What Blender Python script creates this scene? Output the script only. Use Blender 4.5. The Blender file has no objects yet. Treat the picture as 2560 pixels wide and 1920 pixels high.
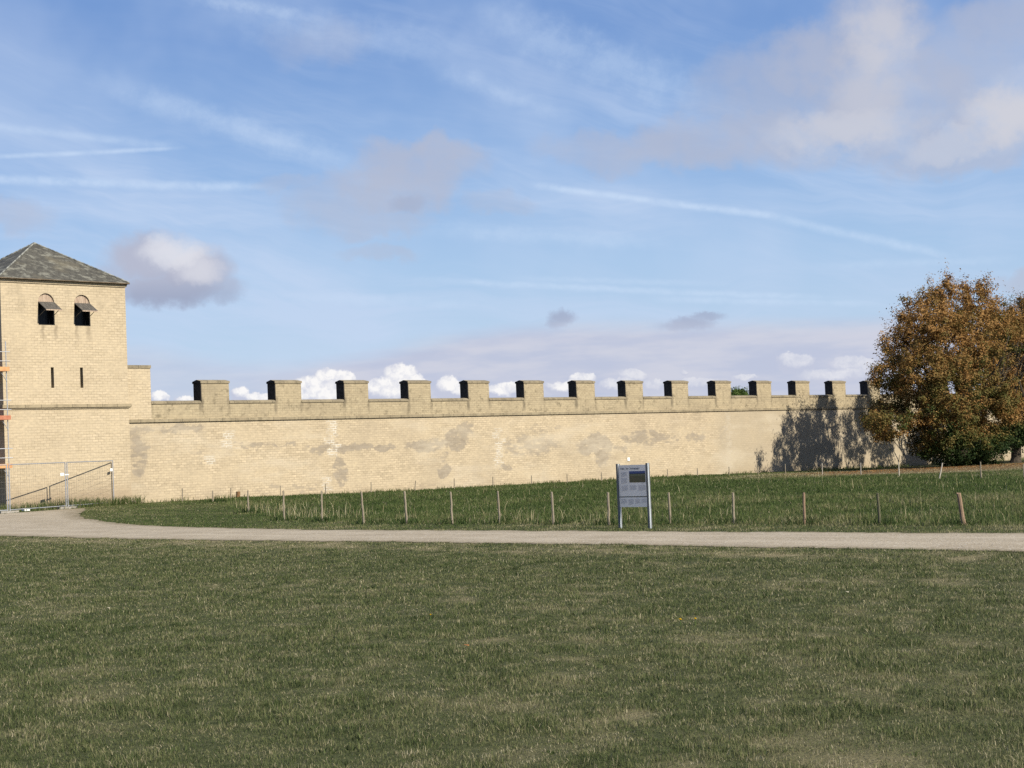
import bpy, bmesh, math, random
import numpy as np
from mathutils import Vector, Matrix
rng = np.random.default_rng(7); random.seed(7)
scene = bpy.context.scene
COL = scene.collection
R = math.radians

# ------------------------------------------------------------------ survey: the camera solved from the photograph
FPX, PSI, PIT, ROL, EYE = 4140.8, 0.77933, 0.04106, 0.04163, 2.3525      # focal length in pixels of the 2560 wide photo
_r = np.array([math.cos(PSI), -math.sin(PSI), 0]); _f = np.array([math.sin(PSI), math.cos(PSI), 0]); _z = np.array([0, 0, 1.0])
FWD = _f*math.cos(PIT) + _z*math.sin(PIT); UPV = -_f*math.sin(PIT) + _z*math.cos(PIT)
CAMX = math.cos(ROL)*_r - math.sin(ROL)*UPV; CAMY = math.sin(ROL)*_r + math.cos(ROL)*UPV
S = 2560/2212.0
def ray(x, y):            # x, y in the 2212 wide view of the photo
    return FWD + CAMX*(x*S-1280)/FPX - CAMY*(y*S-960)/FPX
def on_y(x, y, Y):        # the point of the ray that lies in the vertical plane at distance Y
    d = ray(x, y); return d*(Y/d[1]) + np.array([0, 0, EYE])
def azel(x, y):
    d = ray(x, y); return math.degrees(math.atan2(d@_r, d@_f)), math.degrees(math.atan2(d[2], math.hypot(d[0], d[1])))

cam = bpy.data.cameras.new("camera"); cam_o = bpy.data.objects.new("camera", cam); COL.objects.link(cam_o)
cam.sensor_fit = 'HORIZONTAL'; cam.sensor_width = 36; cam.lens = 36*FPX/2560; cam.clip_start = 0.1; cam.clip_end = 9000
m = Matrix(((CAMX[0], CAMY[0], -FWD[0], 0), (CAMX[1], CAMY[1], -FWD[1], 0), (CAMX[2], CAMY[2], -FWD[2], EYE), (0, 0, 0, 1)))
cam_o.matrix_world = m; scene.camera = cam_o

# ------------------------------------------------------------------ numpy noise
def vnoise(x, y, seed=0):
    xi = np.floor(x).astype(np.int64); yi = np.floor(y).astype(np.int64); xf = x-xi; yf = y-yi
    def h(a, b):
        n = (a*374761393 + b*668265263 + seed*1442695041) & 0xffffffff
        n = ((n ^ (n >> 13))*1274126177) & 0xffffffff
        return ((n ^ (n >> 16)) & 0xffff)/65535.0
    u = xf*xf*(3-2*xf); v = yf*yf*(3-2*yf)
    return (h(xi, yi)*(1-u)+h(xi+1, yi)*u)*(1-v) + (h(xi, yi+1)*(1-u)+h(xi+1, yi+1)*u)*v
def fbm(x, y, seed=0, oct=4):
    s = 0; a = .5; t = 0
    for k in range(oct):
        s = s + a*vnoise(x*2**k+17.3*k, y*2**k+9.1*k, seed+k); t += a; a *= .55
    return s/t
def sstep(a, b, x):
    t = np.clip((x-a)/(b-a), 0, 1); return t*t*(3-2*t)

# ------------------------------------------------------------------ ground height
WX = np.array([-400, 40, 58, 66, 80, 95, 110, 128, 150, 400.]); WZ = np.array([.28, .28, .27, .06, -.02, -.10, -.24, -.42, -.55, -.6])
def ground_z(x, y):
    x = np.asarray(x, float); y = np.asarray(y, float)
    lo = np.interp(x, [58, 72], [58, 52]); hi = np.interp(x, [58, 72], [83, 74]); tt_ = np.clip((y-lo)/(hi-lo), 0, 1)
    g = np.interp(x, WX, WZ)*tt_*tt_*(3-2*tt_)
    g = g + .05*(fbm(x*.12, y*.12, 5)-.5)*sstep(37, 42, x)
    g = g + .04*(fbm(x*.3, y*.3, 8, 2)-.5)*sstep(29.5, 24, x)
    return g
def gz(x, y): return float(ground_z(np.array([x]), np.array([y]))[0])
PATH = np.array([(29.74, -30), (29.74, 15.5), (29.8, 22), (29.95, 27.4), (29.84, 34), (29.45, 43.4), (29.6, 50.7), (30, 58), (29.6, 62), (27.5, 67), (22, 72), (5, 76), (-20, 78),
    (-20, 84), (20, 82.5), (38, 80.2), (41.8, 79.6), (45.6, 80.9), (46.6, 80.6), (45.2, 78.0), (42.2, 73.5), (39.6, 68.5), (37.2, 61.0), (35.9, 55.5), (35.05, 50.0), (34.6, 44.3), (34.67, 39.6), (34.8, 31.8), (34.9, 25.5), (34.95, 18.9), (35, -30)])
def in_poly(x, y, P):
    ins = np.zeros(x.shape, bool); n = len(P); j = n-1
    for i in range(n):
        xi, yi = P[i]; xj, yj = P[j]
        c = ((yi > y) != (yj > y)) & (x < (xj-xi)*(y-yi)/(yj-yi+1e-12)+xi); ins ^= c; j = i
    return ins

# ------------------------------------------------------------------ node helpers
class NT:
    def __init__(s, tree): s.t = tree; s.n = tree.nodes; s.l = tree.links
    def link(s, sock, v):
        if isinstance(v, bpy.types.NodeSocket): s.l.new(v, sock)
        elif v is not None: sock.default_value = v
    def math(s, op, a, b=None, c=None, clamp=False):
        n = s.n.new('ShaderNodeMath'); n.operation = op; n.use_clamp = clamp
        for k, v in enumerate((a, b, c)):
            if v is not None: s.link(n.inputs[k], v)
        return n.outputs[0]
    def add(s, a, b): return s.math('ADD', a, b)
    def sub(s, a, b): return s.math('SUBTRACT', a, b)
    def mul(s, a, b): return s.math('MULTIPLY', a, b)
    def mx(s, a, b): return s.math('MAXIMUM', a, b)
    def mn(s, a, b): return s.math('MINIMUM', a, b)
    def vm(s, op, a, b=None, scale=None):
        n = s.n.new('ShaderNodeVectorMath'); n.operation = op; s.link(n.inputs[0], a)
        if b is not None: s.link(n.inputs[1], b)
        if scale is not None: s.link(n.inputs['Scale'], scale)
        return n.outputs['Value'] if op in ('DOT_PRODUCT', 'LENGTH', 'DISTANCE') else n.outputs[0]
    def ss(s, v, a, b, lo=0.0, hi=1.0):      # smoothstep map
        n = s.n.new('ShaderNodeMapRange'); n.interpolation_type = 'SMOOTHSTEP'
        s.link(n.inputs[0], v); n.inputs[1].default_value = a; n.inputs[2].default_value = b; n.inputs[3].default_value = lo; n.inputs[4].default_value = hi
        return n.outputs[0]
    def lin(s, v, a, b, lo=0.0, hi=1.0):
        n = s.n.new('ShaderNodeMapRange'); s.link(n.inputs[0], v); n.inputs[1].default_value = a; n.inputs[2].default_value = b; n.inputs[3].default_value = lo; n.inputs[4].default_value = hi
        return n.outputs[0]
    def noise(s, vec, scale, detail=4, rough=.55, dist=0, color=False):
        n = s.n.new('ShaderNodeTexNoise'); s.link(n.inputs['Vector'], vec); n.inputs['Scale'].default_value = scale
        n.inputs['Detail'].default_value = detail; n.inputs['Roughness'].default_value = rough; n.inputs['Distortion'].default_value = dist
        return n.outputs['Color' if color else 'Fac']
    def mix(s, f, a, b, mode='MIX'):
        n = s.n.new('ShaderNodeMix'); n.data_type = 'RGBA'; n.blend_type = mode
        s.link(n.inputs[0], f)
        for sock, v in ((n.inputs[6], a), (n.inputs[7], b)):
            if isinstance(v, (tuple, list)) and len(v) == 3: v = (*v, 1)
            s.link(sock, v)
        return n.outputs[2]
    def xyz(s, x, y, z=0.0):
        n = s.n.new('ShaderNodeCombineXYZ'); s.link(n.inputs[0], x); s.link(n.inputs[1], y); s.link(n.inputs[2], z); return n.outputs[0]
    def sep(s, v):
        n = s.n.new('ShaderNodeSeparateXYZ'); s.link(n.inputs[0], v); return n.outputs
    def pos(s): return s.n.new('ShaderNodeNewGeometry').outputs['Position']
    def attr(s, name):
        n = s.n.new('ShaderNodeAttribute'); n.attribute_name = name; return n.outputs['Fac']
    def vmap(s, v, scale):
        return s.vm('MULTIPLY', v, scale)

def material(name, rough=.85, spec=.25, metal=0.0):
    mt = bpy.data.materials.new(name); mt.use_nodes = True
    t = NT(mt.node_tree); b = mt.node_tree.nodes['Principled BSDF']
    b.inputs['Roughness'].default_value = rough; b.inputs['Metallic'].default_value = metal
    b.inputs['Specular IOR Level'].default_value = spec
    return mt, t, b
def bump(t, b, h, strength=.4, dist=.02):
    n = t.n.new('ShaderNodeBump'); n.inputs['Strength'].default_value = strength; n.inputs['Distance'].default_value = dist
    t.link(n.inputs['Height'], h); t.l.new(n.outputs[0], b.inputs['Normal'])
def speckled(name, c1, c2, scale=6, rough=.8, metal=0.0, spec=.25, stretch=(1, 1, 1)):
    mt, t, b = material(name, rough, spec, metal)
    f = t.ss(t.noise(t.vmap(t.pos(), stretch), scale, 5, .6), .35, .65)
    t.l.new(t.mix(f, c1, c2), b.inputs['Base Color']); return mt

# ------------------------------------------------------------------ stone
def brick(t, vec, w, h, mortar, c1, c2, cm, bias=0.0):
    n = t.n.new('ShaderNodeTexBrick'); t.link(n.inputs['Vector'], vec); n.inputs['Scale'].default_value = 1
    n.inputs['Color1'].default_value = (*c1, 1); n.inputs['Color2'].default_value = (*c2, 1); n.inputs['Mortar'].default_value = (*cm, 1)
    n.inputs['Mortar Size'].default_value = mortar; n.inputs['Mortar Smooth'].default_value = .3; n.inputs['Bias'].default_value = bias
    n.inputs['Brick Width'].default_value = w; n.inputs['Row Height'].default_value = h
    return n.outputs['Color'], n.outputs['Fac']
def blob_sum(t, vec, blobs):     # soft ellipses on the wall: (u, z, ru, rz, strength)
    out = None
    for (u, z, ru, rz, a) in blobs:
        d = t.vm('MULTIPLY', t.vm('SUBTRACT', vec, (u, z, 0)), (1/ru, 1/rz, 0))
        v = t.mul(t.ss(t.vm('DOT_PRODUCT', d, d), 1.3, .35), a)
        out = v if out is None else t.mx(out, v)
    return out
def stone(name, c1, c2, cm, grime=.3, grime_col=(.16, .135, .10), drip=.2, kind=None):
    mt, t, b = material(name, .9, .15)
    p = t.pos(); x, y, z = t.sep(p)
    uv = t.xyz(t.add(x, y), z)
    wob = t.noise(p, 1.3, 3); uv = t.vm('ADD', uv, t.xyz(0.0, t.mul(t.sub(wob, .5), .03)))
    col, fac = brick(t, uv, .36, .15, .013, c1, c2, cm)
    rnd = t.sep(brick(t, uv, .36, .15, .0, (0, 0, 0), (1, 1, 1), (0, 0, 0))[0])[0]
    mean = tuple((p_+q_)/2 for p_, q_ in zip(c1, c2))
    worn = t.ss(t.noise(t.vmap(uv, (.45, .9, 1)), 1.0, 5, .6), .38, .66, .0, .75)
    col = t.mix(worn, col, t.mix(rnd, tuple(v*.93 for v in mean), tuple(v*1.07 for v in mean)))
    per = t.noise(t.vmap(uv, (3.2, 7.4, 1)), 1.0, 2, .7)
    col = t.mix(t.ss(per, .40, .72), col, t.mix(1.0, col, (1.18, 1.17, 1.15), 'MULTIPLY'))
    col = t.mix(t.ss(per, .42, .25, 0, .55), col, t.mix(1.0, col, (.78, .76, .74), 'MULTIPLY'))
    big = t.noise(uv, .35, 6, .62)
    flat = t.vm('MULTIPLY', uv, (.25, 1.1, 1))
    band = t.noise(flat, .9, 5, .6)
    col = t.mix(t.ss(big, .45, .72, 0, grime), col, grime_col)
    col = t.mix(t.ss(band, .52, .75, 0, grime*.8), col, grime_col)
    dr = t.noise(t.vmap(uv, (3.0, .22, 1)), 1.0, 4, .6)
    col = t.mix(t.ss(dr, .55, .8, 0, drip), col, (.10, .085, .06))
    if kind == 'wall':
        V = t.xyz(x, z)
        wv = t.noise(V, 1.1, 5, .65, color=True)
        W = t.vm('ADD', V, t.vm('SCALE', t.vm('SUBTRACT', wv, (.5, .5, .5)), scale=1.5))
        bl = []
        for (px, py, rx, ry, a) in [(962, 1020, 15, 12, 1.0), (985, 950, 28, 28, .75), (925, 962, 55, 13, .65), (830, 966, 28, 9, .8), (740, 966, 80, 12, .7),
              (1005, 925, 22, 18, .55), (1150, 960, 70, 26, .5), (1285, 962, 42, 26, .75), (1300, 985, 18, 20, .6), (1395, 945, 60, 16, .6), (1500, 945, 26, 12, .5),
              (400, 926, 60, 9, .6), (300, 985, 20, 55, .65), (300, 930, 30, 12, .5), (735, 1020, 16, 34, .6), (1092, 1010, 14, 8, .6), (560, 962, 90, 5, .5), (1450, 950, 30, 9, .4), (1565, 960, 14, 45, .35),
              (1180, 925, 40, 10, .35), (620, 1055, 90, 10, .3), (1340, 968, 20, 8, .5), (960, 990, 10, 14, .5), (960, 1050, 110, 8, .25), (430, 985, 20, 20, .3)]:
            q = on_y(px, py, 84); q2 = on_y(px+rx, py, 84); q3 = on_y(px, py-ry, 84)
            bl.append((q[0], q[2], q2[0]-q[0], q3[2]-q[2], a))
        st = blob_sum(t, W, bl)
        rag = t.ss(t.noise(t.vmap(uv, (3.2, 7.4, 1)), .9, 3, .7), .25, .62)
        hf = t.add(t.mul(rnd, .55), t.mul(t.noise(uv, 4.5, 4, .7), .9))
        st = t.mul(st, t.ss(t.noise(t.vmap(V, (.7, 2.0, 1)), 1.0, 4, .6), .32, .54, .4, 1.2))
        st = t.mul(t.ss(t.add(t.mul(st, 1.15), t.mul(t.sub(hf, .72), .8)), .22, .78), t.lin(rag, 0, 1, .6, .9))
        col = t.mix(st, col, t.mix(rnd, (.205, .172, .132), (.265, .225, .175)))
        # white joints where the wall has been repointed
        rc, rf = brick(t, uv, .36, .15, .026, c1, (.29, .25, .20), (.56, .53, .46))
        ms = None
        jit = t.mul(t.sub(t.noise(t.xyz(0.0, t.math('FLOOR', t.mul(z, 4.5))), 3.1, 1), .5), 1.6)
        for (px, y0, y1, wd) in [(718, 868, 985, .34), (712, 1030, 1060, .3), (1079, 925, 1012, .30), (1094, 872, 892, .45), (497, 930, 968, .35), (455, 985, 1005, .3), (1575, 890, 1012, .26), (780, 900, 915, .0),
                               (835, 885, 890, .0), (1182, 830, 870, .16)]:
            if wd == 0: continue
            a0 = on_y(px, (y0+y1)/2, 84); zt = on_y(px, y0, 84)[2]; zb = on_y(px, y1, 84)[2]
            m1 = t.ss(t.math('ABSOLUTE', t.add(t.sub(x, float(a0[0])), jit)), wd*1.5, wd*.9)
            m2 = t.mul(t.ss(z, zb-.1, zb+.1), t.ss(z, zt+.1, zt-.1)); mm = t.mul(m1, m2)
            ms = mm if ms is None else t.mx(ms, mm)
        col = t.mix(t.mul(ms, t.ss(t.noise(uv, 1.9, 4, .7), .36, .60, .12, .85)), col, rc)
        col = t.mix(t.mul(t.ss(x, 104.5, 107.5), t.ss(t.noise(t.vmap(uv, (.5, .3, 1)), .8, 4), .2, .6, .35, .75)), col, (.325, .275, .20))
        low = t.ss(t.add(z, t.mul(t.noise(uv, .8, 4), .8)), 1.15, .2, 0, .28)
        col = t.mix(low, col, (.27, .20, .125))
        pale = t.ss(t.noise(t.vmap(uv, (.14, .5, 1)), 1.0, 6, .65), .48, .66, 0, .42)
        col = t.mix(pale, col, t.mix(rnd, (.42, .365, .285), (.49, .43, .325)))
    if kind == 'parapet':
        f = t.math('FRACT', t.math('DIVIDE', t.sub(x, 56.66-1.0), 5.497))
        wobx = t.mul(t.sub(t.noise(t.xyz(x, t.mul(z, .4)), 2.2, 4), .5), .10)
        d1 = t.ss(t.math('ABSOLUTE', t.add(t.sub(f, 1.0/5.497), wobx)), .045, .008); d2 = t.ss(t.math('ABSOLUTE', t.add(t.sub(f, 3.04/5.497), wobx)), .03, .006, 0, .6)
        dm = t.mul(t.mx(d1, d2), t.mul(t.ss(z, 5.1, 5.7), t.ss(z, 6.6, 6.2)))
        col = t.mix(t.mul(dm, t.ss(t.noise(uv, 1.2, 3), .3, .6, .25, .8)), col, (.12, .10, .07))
        col = t.mix(t.ss(t.noise(uv, 2.0, 6, .75), .52, .66, 0, .75), col, (.14, .115, .075))
    if kind == 'tower':
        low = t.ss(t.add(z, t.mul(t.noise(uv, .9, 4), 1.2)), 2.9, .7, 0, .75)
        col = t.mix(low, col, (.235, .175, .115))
        # water stains under the window sills and the eaves
        sp = None
        for (cx, w) in ((46.0, .06), (46.78, .05), (48.1, .06), (48.85, .08)):
            dx = t.math('ABSOLUTE', t.sub(t.add(x, t.mul(t.sub(t.noise(uv, 1.8, 4), .5), .35)), cx))
            v = t.mul(t.ss(dx, w*3.0, w*.2), t.mul(t.ss(z, 9.2, 10.4), t.ss(z, 10.55, 10.45))); sp = v if sp is None else t.mx(sp, v)
        col = t.mix(t.mul(sp, .5), col, (.145, .115, .08))
        col = t.mix(t.mul(t.ss(z, 9.5, 11.5), t.ss(t.noise(t.vmap(uv, (.7, .5, 1)), 1.4, 5, .65), .5, .68, 0, .4)), col, (.23, .19, .13))
    t.l.new(col, b.inputs['Base Color'])
    bump(t, b, t.add(t.mul(fac, -.4), t.noise(uv, 22, 3)), .25, .015)
    return mt
M = {}
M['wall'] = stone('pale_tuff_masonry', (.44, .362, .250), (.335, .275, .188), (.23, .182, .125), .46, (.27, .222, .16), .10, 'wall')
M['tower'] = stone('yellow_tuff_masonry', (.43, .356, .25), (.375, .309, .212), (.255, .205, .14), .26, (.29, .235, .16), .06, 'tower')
M['parapet'] = stone('weathered_parapet_masonry', (0.35, 0.292, 0.193), (0.299, 0.245, 0.161), (0.212, 0.172, 0.113), .55, (0.212, 0.175, 0.12), .30, 'parapet')
def coping_mat(name, c1, c2, dark):
    mt, t, b = material(name, .92, .12)
    p = t.pos(); x, y, z = t.sep(p)
    blk = t.n.new('ShaderNodeTexWhiteNoise'); blk.noise_dimensions = '1D'; t.link(blk.inputs['W'], t.math('FLOOR', t.mul(x, 1.05)))
    col = t.mix(blk.outputs[0], c1, c2)
    f = t.ss(t.noise(p, 2.2, 6, .7), .42, .68, 0, .75); col = t.mix(f, col, dark)
    j = t.math('ABSOLUTE', t.sub(t.math('FRACT', t.mul(x, 1.05)), .5)); col = t.mix(t.ss(j, .47, .495, 0, .7), col, (.07, .06, .045))
    t.l.new(col, b.inputs['Base Color']); bump(t, b, t.noise(p, 14, 4), .5, .02); return mt
M['coping'] = coping_mat('grey_coping_stone', (0.264, 0.22, 0.148), (0.216, 0.18, 0.124), (0.136, 0.116, 0.08))
M['cornice'] = coping_mat('mossy_cornice_stone', (0.288, 0.24, 0.16), (0.248, 0.204, 0.136), (0.16, 0.132, 0.088))
M['cheek'] = speckled('near_black_cheek', (.028, .026, .025), (.05, .045, .042), 5, .95, 0, .05)  # near-black, for the left ends of the merlons and their copings
M['tcornice'] = coping_mat('tower_band_stone', (0.296, 0.244, 0.16), (0.264, 0.216, 0.144), (0.176, 0.144, 0.096))

# ------------------------------------------------------------------ other materials
def slate():
    mt, t, b = material('lichened_slate', .8, .3)
    p = t.pos(); x, y, z = t.sep(p)
    uv = t.xyz(t.add(x, t.mul(y, .63)), t.mul(z, 1.9))
    col, fac = brick(t, uv, .34, .19, .014, (.056, .053, .044), (.078, .073, .059), (.028, .026, .022))
    n = t.noise(t.vmap(uv, (1, 1.3, 1)), 1.5, 7, .78)
    col = t.mix(t.ss(n, .50, .60, 0, .7), col, (.20, .195, .16))
    col = t.mix(t.ss(n, .44, .34, 0, .8), col, (.045, .043, .038))
    col = t.mix(t.ss(t.noise(uv, .5, 4), .5, .7, 0, .5), col, (.15, .13, .085))
    t.l.new(col, b.inputs['Base Color']); bump(t, b, t.add(t.mul(fac, -1.0), n), .6, .03); return mt
M['slate'] = slate()
M['hip'] = speckled('hip_tile', (.26, .26, .23), (.07, .07, .065), 4, .8)
M['gutter'] = speckled('brown_gutter', (.10, .075, .05), (.17, .13, .09), 3, .6)
M['plank'] = speckled('grey_timber', (.05, .045, .04), (.11, .10, .085), 3, .85, 0, .2, (9, 1, 1))
M['plank_pale'] = speckled('bleached_timber', (.42, .33, .25), (.26, .19, .14), 3, .85, 0, .2, (9, 1, .6))
M['dark'] = speckled('near_black_opening', (.010, .010, .010), (.018, .016, .014), 4, .7)  # near-black window linings; in the slits it paints the unlit inside
M['glass'], t, b = material('dark_glass', .12, .5); b.inputs['Base Color'].default_value = (.010, .011, .013, 1); b.inputs['Roughness'].default_value = .3; b.inputs['Specular IOR Level'].default_value = .2
M['steel'] = speckled('galvanised_steel', (.32, .33, .35), (.42, .43, .45), 12, .5, .6, .4)
M['wire'] = speckled('dull_wire', (.13, .125, .11), (.17, .16, .14), 9, .7)
M['deck'] = speckled('orange_scaffold_board', (.50, .29, .13), (.44, .22, .10), 3, .7)
M['redboard'] = speckled('red_scaffold_board', (.33, .12, .07), (.40, .17, .10), 3, .7)
M['concrete'] = speckled('concrete_foot', (.24, .22, .19), (.33, .30, .26), 9, .9)
M['white'] = speckled('white_plate', (.78, .78, .74), (.72, .72, .68), 5, .5)
M['post'] = speckled('weathered_stake', (.19, .16, .115), (.27, .23, .17), 7, .9, 0, .15, (6, 6, 1))
M['post_red'] = speckled('reddish_stake', (.20, .135, .09), (.26, .18, .12), 7, .9, 0, .15, (6, 6, 1))
M['post_dark'] = speckled('mossy_stake', (.075, .075, .045), (.12, .11, .07), 7, .9, 0, .15, (6, 6, 1))
M['post_pale'] = speckled('bleached_stake', (.42, .38, .31), (.34, .30, .24), 7, .9, 0, .15, (6, 6, 1))
M['panel'] = speckled('grey_sign_panel', (.80, .735, .66), (.84, .775, .70), 2, .45, 0, .4)
M['signpost'] = speckled('grey_sign_post', (.10, .105, .11), (.13, .135, .14), 3, .5, 0, .3)
M['strip'] = speckled('sunlit_strip_pale', (.38, .42, .45), (.44, .48, .51), 3, .4, 0, .4)  # sunlight on the post face, put into a pale colour
M['text'] = speckled('sign_text', (.52, .50, .50), (.58, .56, .56), 30, .5)
M['title'] = speckled('sign_title', (.20, .20, .215), (.25, .25, .265), 30, .5)
M['darkgap'] = speckled('dark_joint', (.05, .055, .06), (.07, .07, .075), 5, .6)
def photo_mat():
    mt, t, b = material('printed_landscape', .4, .4)
    tc = t.n.new('ShaderNodeTexCoord').outputs['Generated']; x, y, z = t.sep(tc)
    h = t.add(z, t.mul(t.noise(tc, 3, 3), .10))
    c = t.mix(t.ss(t.noise(tc, 5, 4), .35, .65), (.085, .085, .03), (.11, .085, .045))
    c = t.mix(t.ss(h, .60, .72), c, (.15, .145, .08)); c = t.mix(t.ss(h, .76, .79), c, (.02, .025, .02)); c = t.mix(t.ss(h, .82, .86), c, (.05, .07, .19))
    t.l.new(c, b.inputs['Base Color']); return mt
M['photo'] = photo_mat()

def leafy(name, stops, trans=.35, rough=.75, tint='tint', power=1.0):
    mt = bpy.data.materials.new(name); mt.use_nodes = True; t = NT(mt.node_tree); t.n.remove(t.n['Principled BSDF']); out = t.n['Material Output']
    r = t.n.new('ShaderNodeValToRGB'); r.color_ramp.interpolation = 'LINEAR'
    e = r.color_ramp.elements; e[0].position = stops[0][0]; e[0].color = (*stops[0][1], 1); e[1].position = stops[-1][0]; e[1].color = (*stops[-1][1], 1)
    for p, c in stops[1:-1]:
        k = e.new(p); k.color = (*c, 1)
    t.link(r.inputs[0], t.attr(tint))
    d = t.n.new('ShaderNodeBsdfPrincipled'); d.inputs['Roughness'].default_value = rough; d.inputs['Specular IOR Level'].default_value = .2; t.l.new(r.outputs[0], d.inputs['Base Color'])
    tr = t.n.new('ShaderNodeBsdfTranslucent'); t.l.new(r.outputs[0], tr.inputs[0])
    mx = t.n.new('ShaderNodeMixShader'); mx.inputs[0].default_value = trans; t.l.new(d.outputs[0], mx.inputs[1]); t.l.new(tr.outputs[0], mx.inputs[2]); t.l.new(mx.outputs[0], out.inputs[0])
    return mt
M['lawn'] = leafy('mown_grass', [(0, (.034, .052, .014)), (.35, (.088, .108, .038)), (.6, (.150, .155, .066)), (.8, (.25, .22, .125)), (1, (.42, .37, .245))], .3)
M['meadow'] = leafy('meadow_grass', [(0, (.026, .046, .011)), (.45, (.064, .095, .024)), (.7, (.110, .130, .045)), (.88, (.20, .18, .085)), (1, (.42, .37, .24))], .3)
M['stalk'] = leafy('dry_stalk', [(0, (.20, .17, .08)), (.5, (.34, .29, .16)), (1, (.52, .45, .29))], .2)
M['leaf'] = leafy('autumn_leaf', [(0, (.016, .034, .007)), (.26, (.038, .056, .011)), (.42, (.12, .105, .028)), (.6, (.19, .122, .038)), (.8, (.265, .138, .042)), (1, (.34, .20, .07))], .25)
M['leaf2'] = leafy('green_leaf', [(0, (.03, .06, .012)), (.5, (.06, .10, .02)), (1, (.12, .15, .04))], .3)
M['litter'] = leafy('fallen_leaf', [(0, (.10, .055, .02)), (.5, (.18, .09, .03)), (1, (.28, .15, .05))], .1)
M['bark'] = speckled('bark', (.035, .028, .02), (.075, .06, .045), 8, .95, 0, .1, (3, 3, .6))
M['petal'] = speckled('yellow_petal', (.80, .55, .02), (.75, .45, .01), 20, .6)
M['stem'] = speckled('green_stem', (.06, .11, .02), (.08, .13, .03), 20, .7)

def ground_mat():
    mt, t, b = material('turf', .95, .1)
    p = t.pos(); dry = t.attr('dry'); lit = t.attr('litter')
    c = t.mix(t.ss(t.noise(p, 7, 5, .7), .35, .65), (.034, .040, .015), (.066, .070, .030))
    c = t.mix(t.ss(dry, .45, .85, 0, .8), c, (.20, .165, .095))
    c = t.mix(lit, c, t.mix(t.ss(t.noise(p, 4, 5, .7), .35, .65), (.075, .045, .018), (.15, .085, .03)))
    t.l.new(c, b.inputs['Base Color']); bump(t, b, t.noise(p, 18, 4), .8, .04); return mt
M['ground'] = ground_mat()
def path_mat():
    mt, t, b = material('gravel', .95, .1)
    p = t.pos()
    c = t.mix(t.ss(t.noise(p, .5, 5, .6), .35, .65), (.295, .245, .175), (.36, .305, .225))
    v = t.n.new('ShaderNodeTexVoronoi'); v.inputs['Scale'].default_value = 26; t.link(v.inputs['Vector'], p)
    g = t.sep(v.outputs['Color'])[0]
    c = t.mix(t.lin(g, 0, 1, 0, .45), c, (.22, .19, .15)); c = t.mix(t.ss(g, .93, .96, 0, .8), c, (.50, .46, .40)); c = t.mix(t.ss(g, .06, .03, 0, .8), c, (.10, .085, .07))
    c = t.mix(t.ss(t.noise(t.vmap(p, (1.2, .15, 1)), 1.0, 4), .5, .7, 0, .35), c, (.25, .215, .165))
    c = t.mix(t.mul(t.attr('edge'), t.ss(t.noise(p, 3, 5, .7), .3, .6)), c, (.14, .115, .07))
    px_ = t.add(t.sep(p)[0], t.mul(t.sub(t.noise(t.xyz(0.0, t.sep(p)[1]), .12, 3), .5), 1.2))
    rut = t.mx(t.ss(t.math('ABSOLUTE', t.sub(px_, 31.4)), .45, .1), t.ss(t.math('ABSOLUTE', t.sub(px_, 33.1)), .45, .1))
    c = t.mix(t.mul(rut, t.ss(t.noise(t.vmap(p, (1, .3, 1)), 1.0, 4), .3, .6, .05, .35)), c, (.41, .355, .275))
    t.l.new(c, b.inputs['Base Color']); bump(t, b, v.outputs['Distance'], .5, .02); return mt
M['path'] = path_mat()

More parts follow.
